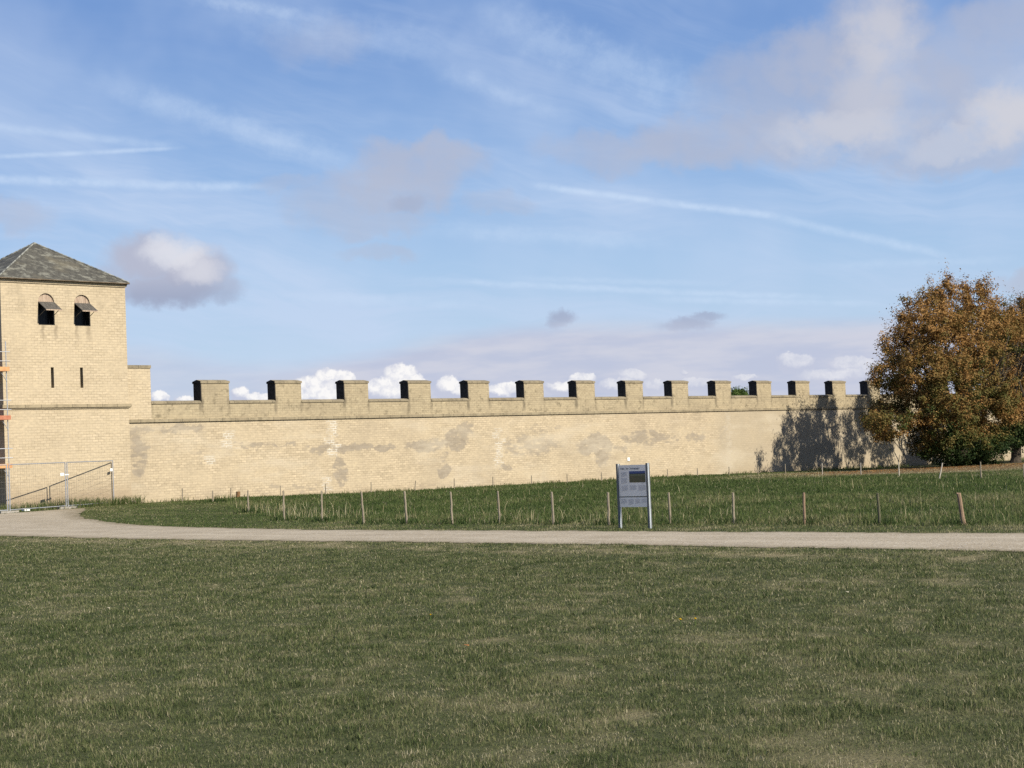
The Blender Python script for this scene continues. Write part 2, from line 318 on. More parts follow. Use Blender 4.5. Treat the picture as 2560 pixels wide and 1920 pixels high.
# ------------------------------------------------------------------ object helpers
def link(o, parent=None):
    COL.objects.link(o)
    if parent is not None:
        o.parent = parent; o.matrix_parent_inverse = Matrix.Translation(-parent.location)
    return o
def tag(o, label=None, cat=None, group=None, kind=None):
    if label: o['label'] = label
    if cat: o['category'] = cat
    if group: o['group'] = group
    if kind: o['kind'] = kind
    return o
def thing(name, loc, label, cat, group=None):
    o = bpy.data.objects.new(name, None); o.empty_display_size = .2; o.location = loc; COL.objects.link(o); return tag(o, label, cat, group)
class MB:
    def __init__(s): s.bm = bmesh.new()
    def box(s, x0, x1, y0, y1, z0, z1):
        vs = [s.bm.verts.new(c) for c in ((x0, y0, z0), (x1, y0, z0), (x1, y1, z0), (x0, y1, z0), (x0, y0, z1), (x1, y0, z1), (x1, y1, z1), (x0, y1, z1))]
        for f in ((3, 2, 1, 0), (4, 5, 6, 7), (0, 1, 5, 4), (1, 2, 6, 5), (2, 3, 7, 6), (3, 0, 4, 7)): s.bm.faces.new([vs[k] for k in f])
        return s
    def hull(s, pts, faces):
        vs = [s.bm.verts.new(c) for c in pts]
        for f in faces: s.bm.faces.new([vs[k] for k in f])
        return s
    def prism_x(s, prof, x0, x1):       # profile in (y, z), extruded along x
        n = len(prof); a = [s.bm.verts.new((x0, y, z)) for y, z in prof]; b = [s.bm.verts.new((x1, y, z)) for y, z in prof]
        for k in range(n): s.bm.faces.new((a[k], a[(k+1) % n], b[(k+1) % n], b[k]))
        s.bm.faces.new(a[::-1]); s.bm.faces.new(b); return s
    def tube(s, p, q, r0, r1=None, seg=8, jit=0):
        r1 = r0 if r1 is None else r1; p = Vector(p); q = Vector(q); d = (q-p).normalized(); a = d.orthogonal().normalized(); b = d.cross(a)
        rings = []
        for c, r in ((p, r0), (q, r1)):
            rings.append([s.bm.verts.new(c + (a*math.cos(2*math.pi*k/seg)+b*math.sin(2*math.pi*k/seg))*r*(1+jit*random.uniform(-1, 1))) for k in range(seg)])
        for k in range(seg): s.bm.faces.new((rings[0][k], rings[0][(k+1) % seg], rings[1][(k+1) % seg], rings[1][k]))
        s.bm.faces.new(rings[0][::-1]); s.bm.faces.new(rings[1]); return s
    def build(s, name, mat, parent=None, bevel=0, smooth=False):
        if bevel:
            es = [e for e in s.bm.edges if len(e.link_faces) == 2 and e.calc_face_angle(0) > .5]
            bmesh.ops.bevel(s.bm, geom=es, offset=bevel, segments=1, affect='EDGES')
        bmesh.ops.recalc_face_normals(s.bm, faces=s.bm.faces[:])
        me = bpy.data.meshes.new(name); s.bm.to_mesh(me); s.bm.free(); me.materials.append(mat)
        if smooth: me.polygons.foreach_set('use_smooth', [True]*len(me.polygons))
        return link(bpy.data.objects.new(name, me), parent)
def np_mesh(name, V, F, sizes, mat, parent=None, attrs=None, smooth=False):
    me = bpy.data.meshes.new(name); V = np.ascontiguousarray(V, np.float32); F = np.ascontiguousarray(F, np.int32).ravel()
    sizes = np.ascontiguousarray(sizes, np.int32); st = np.concatenate([[0], np.cumsum(sizes)[:-1]]).astype(np.int32)
    me.vertices.add(len(V)); me.vertices.foreach_set('co', V.ravel()); me.loops.add(len(F)); me.loops.foreach_set('vertex_index', F)
    me.polygons.add(len(sizes)); me.polygons.foreach_set('loop_start', st)
    me.update(calc_edges=True)
    for k, v in (attrs or {}).items():
        a = me.attributes.new(k, 'FLOAT', 'POINT'); a.data.foreach_set('value', np.ascontiguousarray(v, np.float32))
    if smooth: me.polygons.foreach_set('use_smooth', np.ones(len(sizes), bool))
    me.materials.append(mat)
    return link(bpy.data.objects.new(name, me), parent)

# ------------------------------------------------------------------ ground sheet and path
TREE_X, TREE_Y = 124.0, 73.0
def lawn_dry(x, y):
    a = fbm(x*.16, y*.16, 21, 4); b = fbm(x*.75, y*.75, 31, 4); c = fbm(x*.05+3, y*.05, 41, 3)
    edge = np.exp(-((x-28.1)/1.1)**2)*.22 + np.exp(-((x-29.6)/.35)**2)*.15
    return np.clip(.46+.16*(a-.5)+.30*(b-.5)+.20*(c-.5)+.75*(fbm(x*2.9, y*2.9, 35, 4)-.5)+edge, 0, 1)
def litter(x, y):
    d = np.hypot((x-112)/2.0, (y-62)/1.2); return sstep(17, 8, d + 4*(fbm(x*.3, y*.3, 61)-.5))
gx = np.unique(np.concatenate([[-3000, -1200, -500, -200, -80], np.arange(-30, 60, .5), np.arange(60, 170, 1.5), [180, 200, 260, 400, 800, 1600, 3000]]))
gy = np.unique(np.concatenate([[-3000, -1200, -500, -200, -80], np.arange(-10, 95, .6), [100, 110, 130, 180, 300, 700, 1500, 3000]]))
X, Y = np.meshgrid(gx, gy); nx, ny = len(gx), len(gy)
Z = ground_z(X, Y)
idx = np.arange(nx*ny).reshape(ny, nx)
F = np.stack([idx[:-1, :-1], idx[:-1, 1:], idx[1:, 1:], idx[1:, :-1]], -1).reshape(-1, 4)
tag(np_mesh('ground', np.stack([X, Y, Z], -1).reshape(-1, 3), F, np.full(len(F), 4), M['ground'], None,
    {'dry': lawn_dry(X, Y).ravel(), 'litter': litter(X, Y).ravel()}, True), kind='structure')

def resample(pts, step):
    P = np.array(pts, float); out = []
    for a, b in zip(P[:-1], P[1:]):
        n = max(1, int(np.linalg.norm(b-a)/step)); out += [a+(b-a)*k/n for k in range(n)]
    return np.array(out+[P[-1]])
nearE = resample(PATH[:13], .3); farE = resample(PATH[13:][::-1], .3)
N = 900
def equal(P, n):
    d = np.concatenate([[0], np.cumsum(np.linalg.norm(np.diff(P, axis=0), axis=1))]); s = np.linspace(0, d[-1], n)
    return np.stack([np.interp(s, d, P[:, 0]), np.interp(s, d, P[:, 1])], -1)
# straight part paired by distance along the path, wide apron by the tower paired separately
def pair(nlist, flist, n):
    a = equal(resample(nlist, .3), n); b = equal(resample(flist, .3), n); return a, b
a1, b1 = pair(PATH[0:8], PATH[::-1][0:9], 700)
a2, b2 = pair(PATH[7:13], PATH[::-1][8:18], 260)
A = np.concatenate([a1, a2[1:]]); B = np.concatenate([b1, b2[1:]])
s = np.arange(len(A))
A = A + np.stack([(fbm(A[:, 1]*1.3, A[:, 1]*0, 71)-.5)*.45+(fbm(A[:, 1]*5, A[:, 1]*0, 73)-.5)*.22, 0*s], -1)
B = B + np.stack([(fbm(B[:, 1]*1.3, B[:, 1]*0+5, 72)-.5)*.45+(fbm(B[:, 1]*5, B[:, 1]*0+5, 74)-.5)*.25, 0*s], -1)
K = 9; tt = np.linspace(0, 1, K)
PV = A[:, None, :]*(1-tt)[None, :, None] + B[:, None, :]*tt[None, :, None]
PZ = ground_z(PV[..., 0], PV[..., 1]) + .012 + .02*np.sin(np.pi*tt)[None, :]
PV = np.concatenate([PV, PZ[..., None]], -1)
idx = np.arange(len(A)*K).reshape(len(A), K)
F = np.stack([idx[:-1, :-1], idx[:-1, 1:], idx[1:, 1:], idx[1:, :-1]], -1).reshape(-1, 4)
edge = np.tile(np.clip(1-np.minimum(tt, 1-tt)*8, 0, 1), (len(A), 1))
tag(np_mesh('path', PV.reshape(-1, 3), F, np.full(len(F), 4), M['path'], None, {'edge': edge.ravel()}, True), kind='structure')
PATHP = np.concatenate([A, B[::-1]])

# ------------------------------------------------------------------ grass blades
def blades(name, x, y, h, w, tint, mat, lean=.5, bend=.5, seg=2, parent=None, z=None):
    n = len(x); z = ground_z(x, y) if z is None else z
    th = rng.uniform(0, 2*np.pi, n); ph = rng.uniform(0, 2*np.pi, n); L = np.abs(rng.normal(0, lean, n))
    wx, wy = np.cos(th)*w*.5, np.sin(th)*w*.5; dx, dy = np.cos(ph)*L*h, np.sin(ph)*L*h
    b = np.stack([x, y, z-.01], -1); side = np.stack([wx, wy, 0*w], -1)
    tip = b + np.stack([dx, dy, h], -1); tip[:, 2] -= h*np.minimum(L, 1.2)*.35*bend
    if seg == 1:
        V = np.stack([b-side, b+side, tip], 1).reshape(-1, 3); k = np.arange(n)*3
        F = np.stack([k, k+1, k+2], -1); sz = np.full(n, 3); at = np.repeat(tint, 3)
    else:
        mid = b + np.stack([dx*.38, dy*.38, h*.58], -1)
        V = np.stack([b-side, b+side, mid+side*.8, mid-side*.8, tip], 1).reshape(-1, 3); k = np.arange(n)*5
        F = np.concatenate([np.stack([k, k+1, k+2, k+3], -1), np.stack([k+3, k+2, k+4], -1)], 1).reshape(-1)
        sz = np.tile([4, 3], n); at = np.repeat(tint, 5)
    return np_mesh(name, V, F, sz, mat, parent, {'tint': at})
# lawn in front of the path
d0, d1 = 8.5, 70
dd = np.linspace(d0, d1, 400); dens = np.minimum(2600, 2600*(14/dd)**1.6)*dd
cdf = np.cumsum(dens); cdf /= cdf[-1]; total = int(np.trapz(dens, dd)*R(66))
d = np.interp(rng.uniform(0, 1, total), cdf, dd); a = rng.uniform(R(13), R(79), total)
x, y = d*np.sin(a), d*np.cos(a)
ok = (x < 30.6) & ~in_poly(x, y, PATHP)
dry0 = lawn_dry(x, y); ok &= rng.uniform(0, 1, total) > np.clip((dry0-.62)*2.0, 0, .5)
x, y, d = x[ok], y[ok], d[ok]
dry = lawn_dry(x, y); tuft = fbm(x*2.2, y*2.2, 51, 3); fine = fbm(x*7, y*7, 52, 2)
h = (.018+.042*sstep(.25, .8, tuft)+.026*fine)*rng.uniform(.6, 1.35, len(x))*(1-.45*np.clip(dry-.5, 0, 1)*2)
w = .0046*(np.maximum(d, 12)/14)**.9*rng.uniform(.6, 1.4, len(x))
tint = np.clip(.425+1.0*(dry-.46)+.45*(fine-.5)-.25*(tuft-.5)+rng.normal(0, .17, len(x)), 0, 1)
tint = np.where(rng.uniform(0, 1, len(x)) < .06, rng.uniform(.75, 1, len(x)), tint)
print('lawn blades', len(x))
near = d < 26
lg = blades('lawn_grass', x, y, h, w, tint, M['lawn'], .75, .7)
tag(lg, kind='stuff')
# broad-leaved weeds flat in the turf
n = 420; a = rng.uniform(R(24), R(65), n); d = 10+38*rng.uniform(0, 1, n)**1.2; cx, cy = d*np.sin(a), d*np.cos(a); ok = cx < 29.3; cx, cy = cx[ok], cy[ok]
k = 12; x = np.repeat(cx, k)+rng.normal(0, .05, len(cx)*k); y = np.repeat(cy, k)+rng.normal(0, .05, len(cx)*k); sz_ = np.repeat(rng.uniform(.6, 1.3, len(cx)), k)
tag(blades('lawn_weeds', x, y, .045*sz_*rng.uniform(.7, 1.3, len(x)), .014*sz_, np.clip(np.repeat(rng.normal(.30, .12, len(cx)), k)+rng.normal(0, .05, len(x)), 0, 1), M['lawn'], 1.1, .6), kind='stuff')
def fence_x(y): return np.interp(y, [0, 46, 50.1, 53.5, 63.5, 77.4, 82.5, 90], [37.9, 37.9, 39.0, 39.9, 45.2, 52.7, 57.5, 64])
# verge and meadow behind the path
n = 1080000
d = 34+ (150-34)*rng.uniform(0, 1, n)**1.15; a = rng.uniform(R(18), R(74), n); x, y = d*np.sin(a), d*np.cos(a)
ok = (x > 33.5) & (y < 83.9) & ~in_poly(x, y, PATHP) & ~((y > 83.3) & (x < 51.4))
x, y, d = x[ok], y[ok], d[ok]
verge = sstep(.6, -.5, x - fence_x(y) + .6*(fbm(x*.5, y*.5, 81)-.5))
lit = litter(x, y); shade_lawn = sstep(4, -4, (x-98)*.80-(y-72)*.60*0 - (84-y)*0 ) # meadow left of the far fence
beyond = sstep(0, 3, (x-74)*(72-40)/(98-74) - (y-40))                                   # beyond the far fence, mown
p1 = fbm(x*.22, y*.22, 82, 4); p2 = fbm(x*1.1, y*1.1, 83, 3)
tall = (1-verge)*(1-.65*beyond)
h = (.045+.03*p2)*(1-tall) + tall*(.07+.15*p1*p2*2)
h *= rng.uniform(.6, 1.3, len(x)); w = .012*(d/45)*rng.uniform(.6, 1.5, len(x))
keep = rng.uniform(0, 1, len(x)) > lit*.8
nearpost = np.exp(-((x-fence_x(y)-.7)/1.3)**2)
tint = np.clip(.16+.60*p1+.50*(p2-.5)+rng.normal(0, .14, len(x)) + .12*verge + .10*nearpost + .10*beyond + .10*sstep(80, 50, d)-.02, 0, .93)
tint = np.clip(tint + .62*lit*(y < 79), 0, .95); h = h*(1-.6*lit)
tint = np.where(rng.uniform(0, 1, len(x)) < .02, .97, tint)
k = keep; print('meadow blades', k.sum())
tag(blades('meadow_grass', x[k], y[k], h[k], w[k], tint[k], M['meadow'], .6, .6), kind='stuff')
# pale dry stalks along the fence lines
n = 2200
y = np.concatenate([rng.uniform(16, 68, n), rng.uniform(20, 80, 1100)]); x = np.concatenate([fence_x(y[:n])+.1+np.abs(rng.normal(0, 2.2, n)), rng.uniform(38, 90, 1100)])
cl = fbm(x*.45, y*.45, 91, 3); ok = (rng.uniform(0, 1, len(x)) < sstep(.48, .66, cl)*.8+.05) & (y < 82) & (x > fence_x(y))
x, y = x[ok], y[ok]; ds = np.hypot(x, y)
tag(blades('dry_stalks', x, y, rng.uniform(.22, .62, len(x)), .010*(ds/50)*rng.uniform(.6, 1.2, len(x)), rng.uniform(0, 1, len(x)), M['stalk'], .42, .3), kind='stuff')
# weeds at the tower foot, along the wall foot and round the stakes
n = 5200
u = rng.uniform(42.2, 51.6, n); v = 83.3-np.abs(rng.normal(0, .9, n)); ok = (v > 80.6+ (u-46)*.33*(u > 46)) & (rng.uniform(0, 1, n) < .35+.9*(fbm(u*.9, v*.9, 95)-.3))
x1, y1 = u[ok], v[ok]
u = rng.uniform(51.5, 158, 9000); v = 83.9-np.abs(rng.normal(0, .5, 9000))
ok = rng.uniform(0, 1, 9000) < sstep(.4, .7, fbm(u*.5, v, 96)); x2, y2 = u[ok], v[ok]
x = np.concatenate([x1, x2]); y = np.concatenate([y1, y2]); ds = np.hypot(x, y)
hh = np.concatenate([rng.uniform(.12, .62, len(x1))*(.5+fbm(x1*.8, y1, 97)), rng.uniform(.1, .38, len(x2))])
tag(blades('weeds', x, y, hh, .012*(ds/50)*rng.uniform(.7, 1.4, len(x)), np.clip(rng.normal(.55, .25, len(x)), 0, 1), M['meadow'], .5, .6), kind='stuff')

# ------------------------------------------------------------------ town wall
P0, PITCH, MW, WALLY, TH = 56.66, 5.497, 2.04, 84.0, .79
NM = 25; XEND = P0+NM*PITCH
wall = thing('town_wall', (51.3, WALLY, 0), 'long pale stone town wall with battlements running from the tower to the trees', 'wall')
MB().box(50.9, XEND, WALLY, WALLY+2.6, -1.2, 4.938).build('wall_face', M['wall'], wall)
MB().box(50.9, XEND, WALLY+.012, WALLY+TH, 5.155, 6.05).build('parapet', M['parapet'], wall)
cb = MB(); prof = [(WALLY-.02, 4.94), (WALLY-.045, 4.945), (WALLY-.055, 4.97), (WALLY-.095, 4.975), (WALLY-.095, 5.14), (WALLY-.03, 5.158), (WALLY+2.6, 5.158), (WALLY+2.6, 4.94)]
cb.prism_x(prof, 51.32, XEND); cb.build('cornice', M['cornice'], wall)
def gap_coping(x0, x1):
    y0, y1 = WALLY-.035, WALLY+TH+.035
    MB().prism_x([(y0, 6.05), (y0, 6.165), (y0+.16, 6.225), ((y0+y1)/2, 6.255), (y1, 6.165), (y1, 6.05)], x0, x1).build('gap_coping', M['coping'], wall)
def merlon(x0):
    x1 = x0+MW; y0, y1 = WALLY+.004, WALLY+TH-.004
    mm = MB().box(x0+.05, x1, y0, y1, 6.05, 7.27).build('merlon', M['parapet'], wall)
    MB().box(x0, x0+.047, y0+.012, y1, 6.262, 7.268).build('cheek', M['cheek'], mm)  # near-black slab over the left end of the merlon
    ya, yb, xa, xb = y0-.045, y1+.045, x0-.045, x1+.05; ym = (ya+yb)/2
    MB().hull([(xa+.02, ya, 7.272), (xb, ya, 7.272), (xb, yb, 7.272), (xa+.02, yb, 7.272), (xa+.02, ya, 7.40), (xb, ya, 7.40), (xb, yb, 7.40), (xa+.02, yb, 7.40), (xa+.02, ym, 7.50), (xb-.05, ym, 7.50)],
        [(3, 2, 1, 0), (0, 1, 5, 4), (2, 3, 7, 6), (1, 2, 6, 9, 5), (3, 0, 4, 8, 7), (4, 5, 9, 8), (6, 7, 8, 9)]).build('coping', M['coping'], mm)
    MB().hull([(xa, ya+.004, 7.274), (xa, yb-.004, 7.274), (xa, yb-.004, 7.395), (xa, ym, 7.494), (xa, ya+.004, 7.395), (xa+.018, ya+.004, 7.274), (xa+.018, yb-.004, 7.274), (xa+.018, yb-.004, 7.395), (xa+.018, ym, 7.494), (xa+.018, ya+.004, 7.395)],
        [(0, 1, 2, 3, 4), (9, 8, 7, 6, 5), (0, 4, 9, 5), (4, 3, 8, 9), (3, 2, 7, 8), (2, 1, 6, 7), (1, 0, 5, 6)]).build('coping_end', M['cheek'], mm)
for k in range(NM): merlon(P0+k*PITCH)
gap_coping(53.19, P0)
for k in range(NM-1): gap_coping(P0+k*PITCH+MW, P0+(k+1)*PITCH)
# stepped block that joins the parapet to the tower
MB().box(50.9, 53.18, WALLY-.012, WALLY+TH+.4, 5.162, 8.15).build('end_block', M['tower'], wall)
MB().box(50.9, 53.22, WALLY-.05, WALLY+TH+.45, 8.153, 8.33).build('end_block_coping', M['coping'], wall)
q = on_y(1357, 992, WALLY)
tag(MB().box(q[0]-.13, q[0]+.13, WALLY-.045, WALLY-.003, q[2]-.13, q[2]+.13).build('wall_plate', M['white'], bevel=.006), 'small square white plate fixed to the stone wall above the sign', 'plate')

# ------------------------------------------------------------------ tower
TX0, TX1, TY0, TY1, TZ = 43.53, 51.30, 83.40, 89.9, 12.90
tower = thing('square_tower', ((TX0+TX1)/2, TY0, .2), 'square yellow stone tower with a slate pyramid roof at the end of the wall', 'tower')
def arch(xc, z0, zs, r, n=14):
    return [(xc-r, z0), (xc+r, z0), (xc+r, zs)] + [(xc+r*math.cos(math.pi*k/n), zs+r*math.sin(math.pi*k/n)) for k in range(1, n)] + [(xc-r, zs)]
HOLES = [arch(46.255, 10.48, 11.76, .495), arch(48.495, 10.48, 11.76, .495), [(46.42, 6.98), (46.60, 6.98), (46.60, 8.13), (46.42, 8.13)], [(48.235, 6.98), (48.415, 6.98), (48.415, 8.13), (48.235, 8.13)]]
def pierced(outer, holes, y0, y1):
    bm = bmesh.new()
    loops = []
    for lp in [outer]+holes:
        vs = [bm.verts.new((x, y0, z)) for x, z in lp]; loops.append([bm.edges.new((vs[k], vs[(k+1) % len(vs)])) for k in range(len(vs))])
    bmesh.ops.triangle_fill(bm, use_beauty=True, use_dissolve=False, edges=[e for l in loops for e in l], normal=(0, -1, 0))
    r = bmesh.ops.extrude_face_region(bm, geom=bm.faces[:]); bmesh.ops.translate(bm, vec=(0, y1-y0, 0), verts=[v for v in r['geom'] if isinstance(v, bmesh.types.BMVert)])
    return bm
def tower_walls():
    b = MB(); b.bm = pierced([(TX0, -.6), (TX1, -.6), (TX1, TZ), (TX0, TZ)], HOLES, TY0, TY0+.55)
    b.box(TX0, TX0+.55, TY0+.55, TY1, -.6, TZ); b.box(TX1-.55, TX1, TY0+.55, TY1, -.6, TZ); b.box(TX0+.55, TX1-.55, TY1-.55, TY1, -.6, TZ)
    b.box(TX0+.55, TX1-.55, TY0+.55, TY1-.55, 12.5, TZ); b.box(TX0+.55, TX1-.55, TY0+.55, TY1-.55, 9.4, 9.6)
    return b
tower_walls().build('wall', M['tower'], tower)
def ring(o0, z0, z1, name, mat, par, o1=None):
    b = MB(); o1 = o0 if o1 is None else o1
    b.hull([(TX0-o0, TY0-o0, z0), (TX1+o0, TY0-o0, z0), (TX1+o0, TY1+o0, z0), (TX0-o0, TY1+o0, z0), (TX0-o1, TY0-o1, z1), (TX1+o1, TY0-o1, z1), (TX1+o1, TY1+o1, z1), (TX0-o1, TY1+o1, z1),
            (TX0+.02, TY0+.02, z0), (TX1-.02, TY0+.02, z0), (TX1-.02, TY1-.02, z0), (TX0+.02, TY1-.02, z0), (TX0+.02, TY0+.02, z1), (TX1-.02, TY0+.02, z1), (TX1-.02, TY1-.02, z1), (TX0+.02, TY1-.02, z1)],
           [(0, 1, 5, 4), (1, 2, 6, 5), (2, 3, 7, 6), (3, 0, 4, 7), (4, 5, 13, 12), (5, 6, 14, 13), (6, 7, 15, 14), (7, 4, 12, 15), (1, 0, 8, 9), (2, 1, 9, 10), (3, 2, 10, 11), (0, 3, 11, 8), (9, 8, 12, 13), (10, 9, 13, 14), (11, 10, 14, 15), (8, 11, 15, 12)])
    return b.build(name, mat, par)
ring(.05, 5.80, 5.88, 'band_moulding', M['tower'], tower, .09); ring(.13, 5.883, 6.06, 'band_cornice', M['tcornice'], tower, .11)
ring(.05, 12.78, 12.94, 'eaves_moulding', M['tower'], tower, .10)
AX, AY, AZ = (TX0+TX1)/2, (TY0+TY1)/2, 15.50; OV = .18; EZ = 13.03
rx0, rx1, ry0, ry1 = TX0-OV, TX1+OV, TY0-OV, TY1+OV
roof = MB().hull([(rx0, ry0, EZ-.07), (rx1, ry0, EZ-.07), (rx1, ry1, EZ-.07), (rx0, ry1, EZ-.07), (rx0, ry0, EZ), (rx1, ry0, EZ), (rx1, ry1, EZ), (rx0, ry1, EZ), (AX, AY, AZ)],
    [(3, 2, 1, 0), (0, 1, 5, 4), (1, 2, 6, 5), (2, 3, 7, 6), (3, 0, 4, 7), (4, 5, 8), (5, 6, 8), (6, 7, 8), (7, 4, 8)]).build('roof', M['slate'], tower)
hb = MB()
for (cx, cy) in ((rx0, ry0), (rx1, ry0), (rx1, ry1), (rx0, ry1)):
    for k in range(22):
        f0, f1 = k/22, (k+1)/22-.004
        hb.tube((cx+(AX-cx)*f0, cy+(AY-cy)*f0, EZ+(AZ-EZ)*f0+.02), (cx+(AX-cx)*f1, cy+(AY-cy)*f1, EZ+(AZ-EZ)*f1+.03), .04, .05, 6)
hb.build('hip_tiles', M['hip'], roof)
MB().tube((AX, AY, AZ-.06), (AX, AY, AZ+.06), .11, .04, 8).build('finial_cap', M['hip'], roof)
MB().prism_x([(ry0-.08, EZ-.015), (ry0-.075, EZ-.06), (ry0-.04, EZ-.085), (ry0-.003, EZ-.06), (ry0-.003, EZ-.015)], rx0, rx1).build('gutter', M['gutter'], roof)
for (xc) in (46.255, 48.495):
    fr = MB(); fr.box(xc-.489, xc-.45, TY0+.04, TY0+.5, 10.485, 11.70); fr.box(xc+.45, xc+.489, TY0+.012, TY0+.5, 10.485, 11.70); fr.box(xc-.45, xc+.45, TY0+.04, TY0+.5, 10.485, 10.54); fr.box(xc-.489, xc+.489, TY0+.04, TY0+.5, 11.703, 11.755)
    win = fr.build('window_frame', M['dark'], tower)  # near-black lining around the opening
    MB().box(xc-.449, xc+.449, TY0+.42, TY0+.45, 10.543, 11.70).build('pane', M['glass'], win)
    lb = MB(); pts = arch(xc, 11.762, 11.765, .492, 16)
    a_ = [lb.bm.verts.new((x, TY0+.09, z)) for x, z in pts[1:]]; lb.bm.faces.new(a_[::-1]); b_ = [lb.bm.verts.new((x, TY0+.13, z)) for x, z in pts[1:]]; lb.bm.faces.new(b_)
    for k in range(len(a_)): lb.bm.faces.new((a_[k], a_[(k+1) % len(a_)], b_[(k+1) % len(a_)], b_[k]))
    for k in range(7): lb.box(xc-.40+k*.13, xc-.37+k*.13, TY0+.076, TY0+.092, 11.79, 11.79+math.sqrt(max(.01, .46**2-(-.385+k*.13)**2)))
    lb.build('arch_board', M['plank_pale'], win)
    sh = MB(); e = Vector((0, -.86, -.50)).normalized(); nrm = Vector((0, -.50, .86)).normalized(); L = .98
    for k in range(6):
        xa = xc-.49+k*.1635; o = Vector((0, TY0-.004, 11.745)); p0 = o; p1 = o+e*L*(1-.01*(k % 2)); tk = nrm*.035
        sh.hull([(xa, *p0.yz), (xa+.158, *p0.yz), (xa+.158, *p1.yz), (xa, *p1.yz), (xa, *(p0+tk).yz), (xa+.158, *(p0+tk).yz), (xa+.158, *(p1+tk).yz), (xa, *(p1+tk).yz)],
                [(0, 1, 2, 3), (7, 6, 5, 4), (0, 4, 5, 1), (1, 5, 6, 2), (2, 6, 7, 3), (3, 7, 4, 0)])
    shut = sh.build('shutter', M['plank'], tower)
    tb = MB(); 
    p1 = Vector((0, TY0-.004, 11.745))+e*(L+.005); tb.box(xc-.49, xc+.49, p1.y-.025, p1.y, p1.z-.03, p1.z+.03); tb.build('edge_batten', M['plank_pale'], shut)
    for dx in (-.42, .42): MB().tube((xc+dx, TY0+.05, 10.98), (xc+dx, TY0-.70, 11.30), .018).build('stay', M['plank'], shut)
for xc in (46.51, 48.325):
    MB().box(xc-.088, xc+.088, TY0+.30, TY0+.33, 6.985, 8.125).build('slit_dark_inside', M['dark'], tower)  # dark panel stands in for the unlit inside of the slit

# ------------------------------------------------------------------ scaffold on the shaded side of the tower
sc = thing('scaffold', (42.8, 82.6, gz(42.8, 82.6)), 'steel scaffold with orange decks against the left side of the tower', 'scaffold')
IX, OX = 43.30, 42.25
for yy in (82.55, 85.1, 87.65, 90.2):
    for xx in (IX, OX):
        MB().tube((xx, yy, gz(xx, yy)-.02), (xx, yy, 9.45), .028).build('standard', M['steel'], sc)
for k, (zd, mt) in enumerate(((2.62, 'deck'), (5.22, 'redboard'), (7.84, 'deck'))):
    dk = MB()
    for j in range(4): dk.box(OX-.06+j*.30, OX+.225+j*.30, 82.42, 90.3, zd, zd+.06)
    d_ = dk.build('deck', M[mt], sc)
    MB().box(OX-.09, IX+.10, 82.37, 82.415, zd+.002, zd+.23).build('toe_board', M[mt], d_)
    rl = MB()
    for dz in (.55, 1.05):
        rl.tube((OX-.15, 82.53, zd+dz), (IX+.22, 82.53, zd+dz), .022); rl.tube((OX-.03, 82.4, zd+dz), (OX-.03, 90.3, zd+dz), .022)
    rl.build('guard_rail', M['steel'], sc)
    br = MB(); br.tube((IX, 82.52, zd-.55), (IX-.35, 82.52, zd-.02), .02)
    br.tube((OX, 82.58, zd-2.4 if k else zd-2.2), (OX, 85.1, zd-.05), .022); br.build('brace', M['steel'], sc)

# ------------------------------------------------------------------ temporary site fence by the tower
def site_fence(p, q, label, feet):
    px, py = p; qx, qy = q; zp, zq = gz(px, py)+.10, gz(qx, qy)+.10; H = 2.42
    f = thing('site_fence', (px, py, zp-.1), label, 'fence', 'temporary fence panels by the tower')
    P = Vector((px, py, zp)); Q = Vector((qx, qy, zq)); up = Vector((0, 0, H))
    b = MB(); b.tube(P, P+up, .03); b.tube(Q, Q+up, .03); b.tube(P+up, Q+up, .026); b.tube(P+Vector((0, 0, .06)), Q+Vector((0, 0, .06)), .026); b.build('frame', M['steel'], f)
    w = MB(); n = 26
    for k in range(1, n):
        c = P.lerp(Q, k/n); w.tube(c+Vector((0, 0, .07)), c+up, .0023, None, 4)
    for k in range(1, 8): w.tube(P+up*(k/8), Q+up*(k/8), .003, None, 4)
    w.build('mesh_infill', M['wire'], f)
    for c in feet:
        c = P.lerp(Q, c); zg = gz(c.x, c.y); MB().box(c.x-.38, c.x+.38, c.y-.13, c.y+.13, zg-.03, zg+.11).build('concrete_foot', M['concrete'], f, bevel=.02)
    return f, P, Q, up
fa, P, Q, up = site_fence((46.28, 81.72), (50.05, 83.26), 'grey steel mesh fence panel whose right post stands at the tower wall', (.03,))
n_ = (Q-P).normalized().cross(Vector((0, 0, 1)))
def plate(par, P, Q, up, f, z, sx, sz):
    c = P.lerp(Q, f)+up*z; d = (Q-P).normalized()*sx; o = n_*.04; e = Vector((0, 0, sz)); t_ = n_*.012
    MB().hull([c-d-e+o, c+d-e+o, c+d+e+o, c-d+e+o, c-d-e+o+t_, c+d-e+o+t_, c+d+e+o+t_, c-d+e+o+t_], [(0, 1, 2, 3), (7, 6, 5, 4), (0, 4, 5, 1), (1, 5, 6, 2), (2, 6, 7, 3), (3, 7, 4, 0)]).build('name_plate', M['white'], par)
plate(fa, P, Q, up, .95, .79, .10, .08)
fb_, P, Q, up = site_fence((42.10, 80.30), (46.12, 81.64), 'grey steel mesh fence panel standing in the gravel before the scaffold', (.02, .97))
plate(fb_, P, Q, up, .93, .74, .14, .075)
MB().tube(Q+up*.72+Vector((-.06, -.03, 0)), Q+up*.72+Vector((.24, .08, 0)), .035).build('clamp', M['white'], fb_)
site_fence((37.9, 79.6), (41.95, 80.26), 'grey steel mesh fence panel cut off by the left edge of the photo', (.98,))
q = on_y(58, 1100, 81.6)
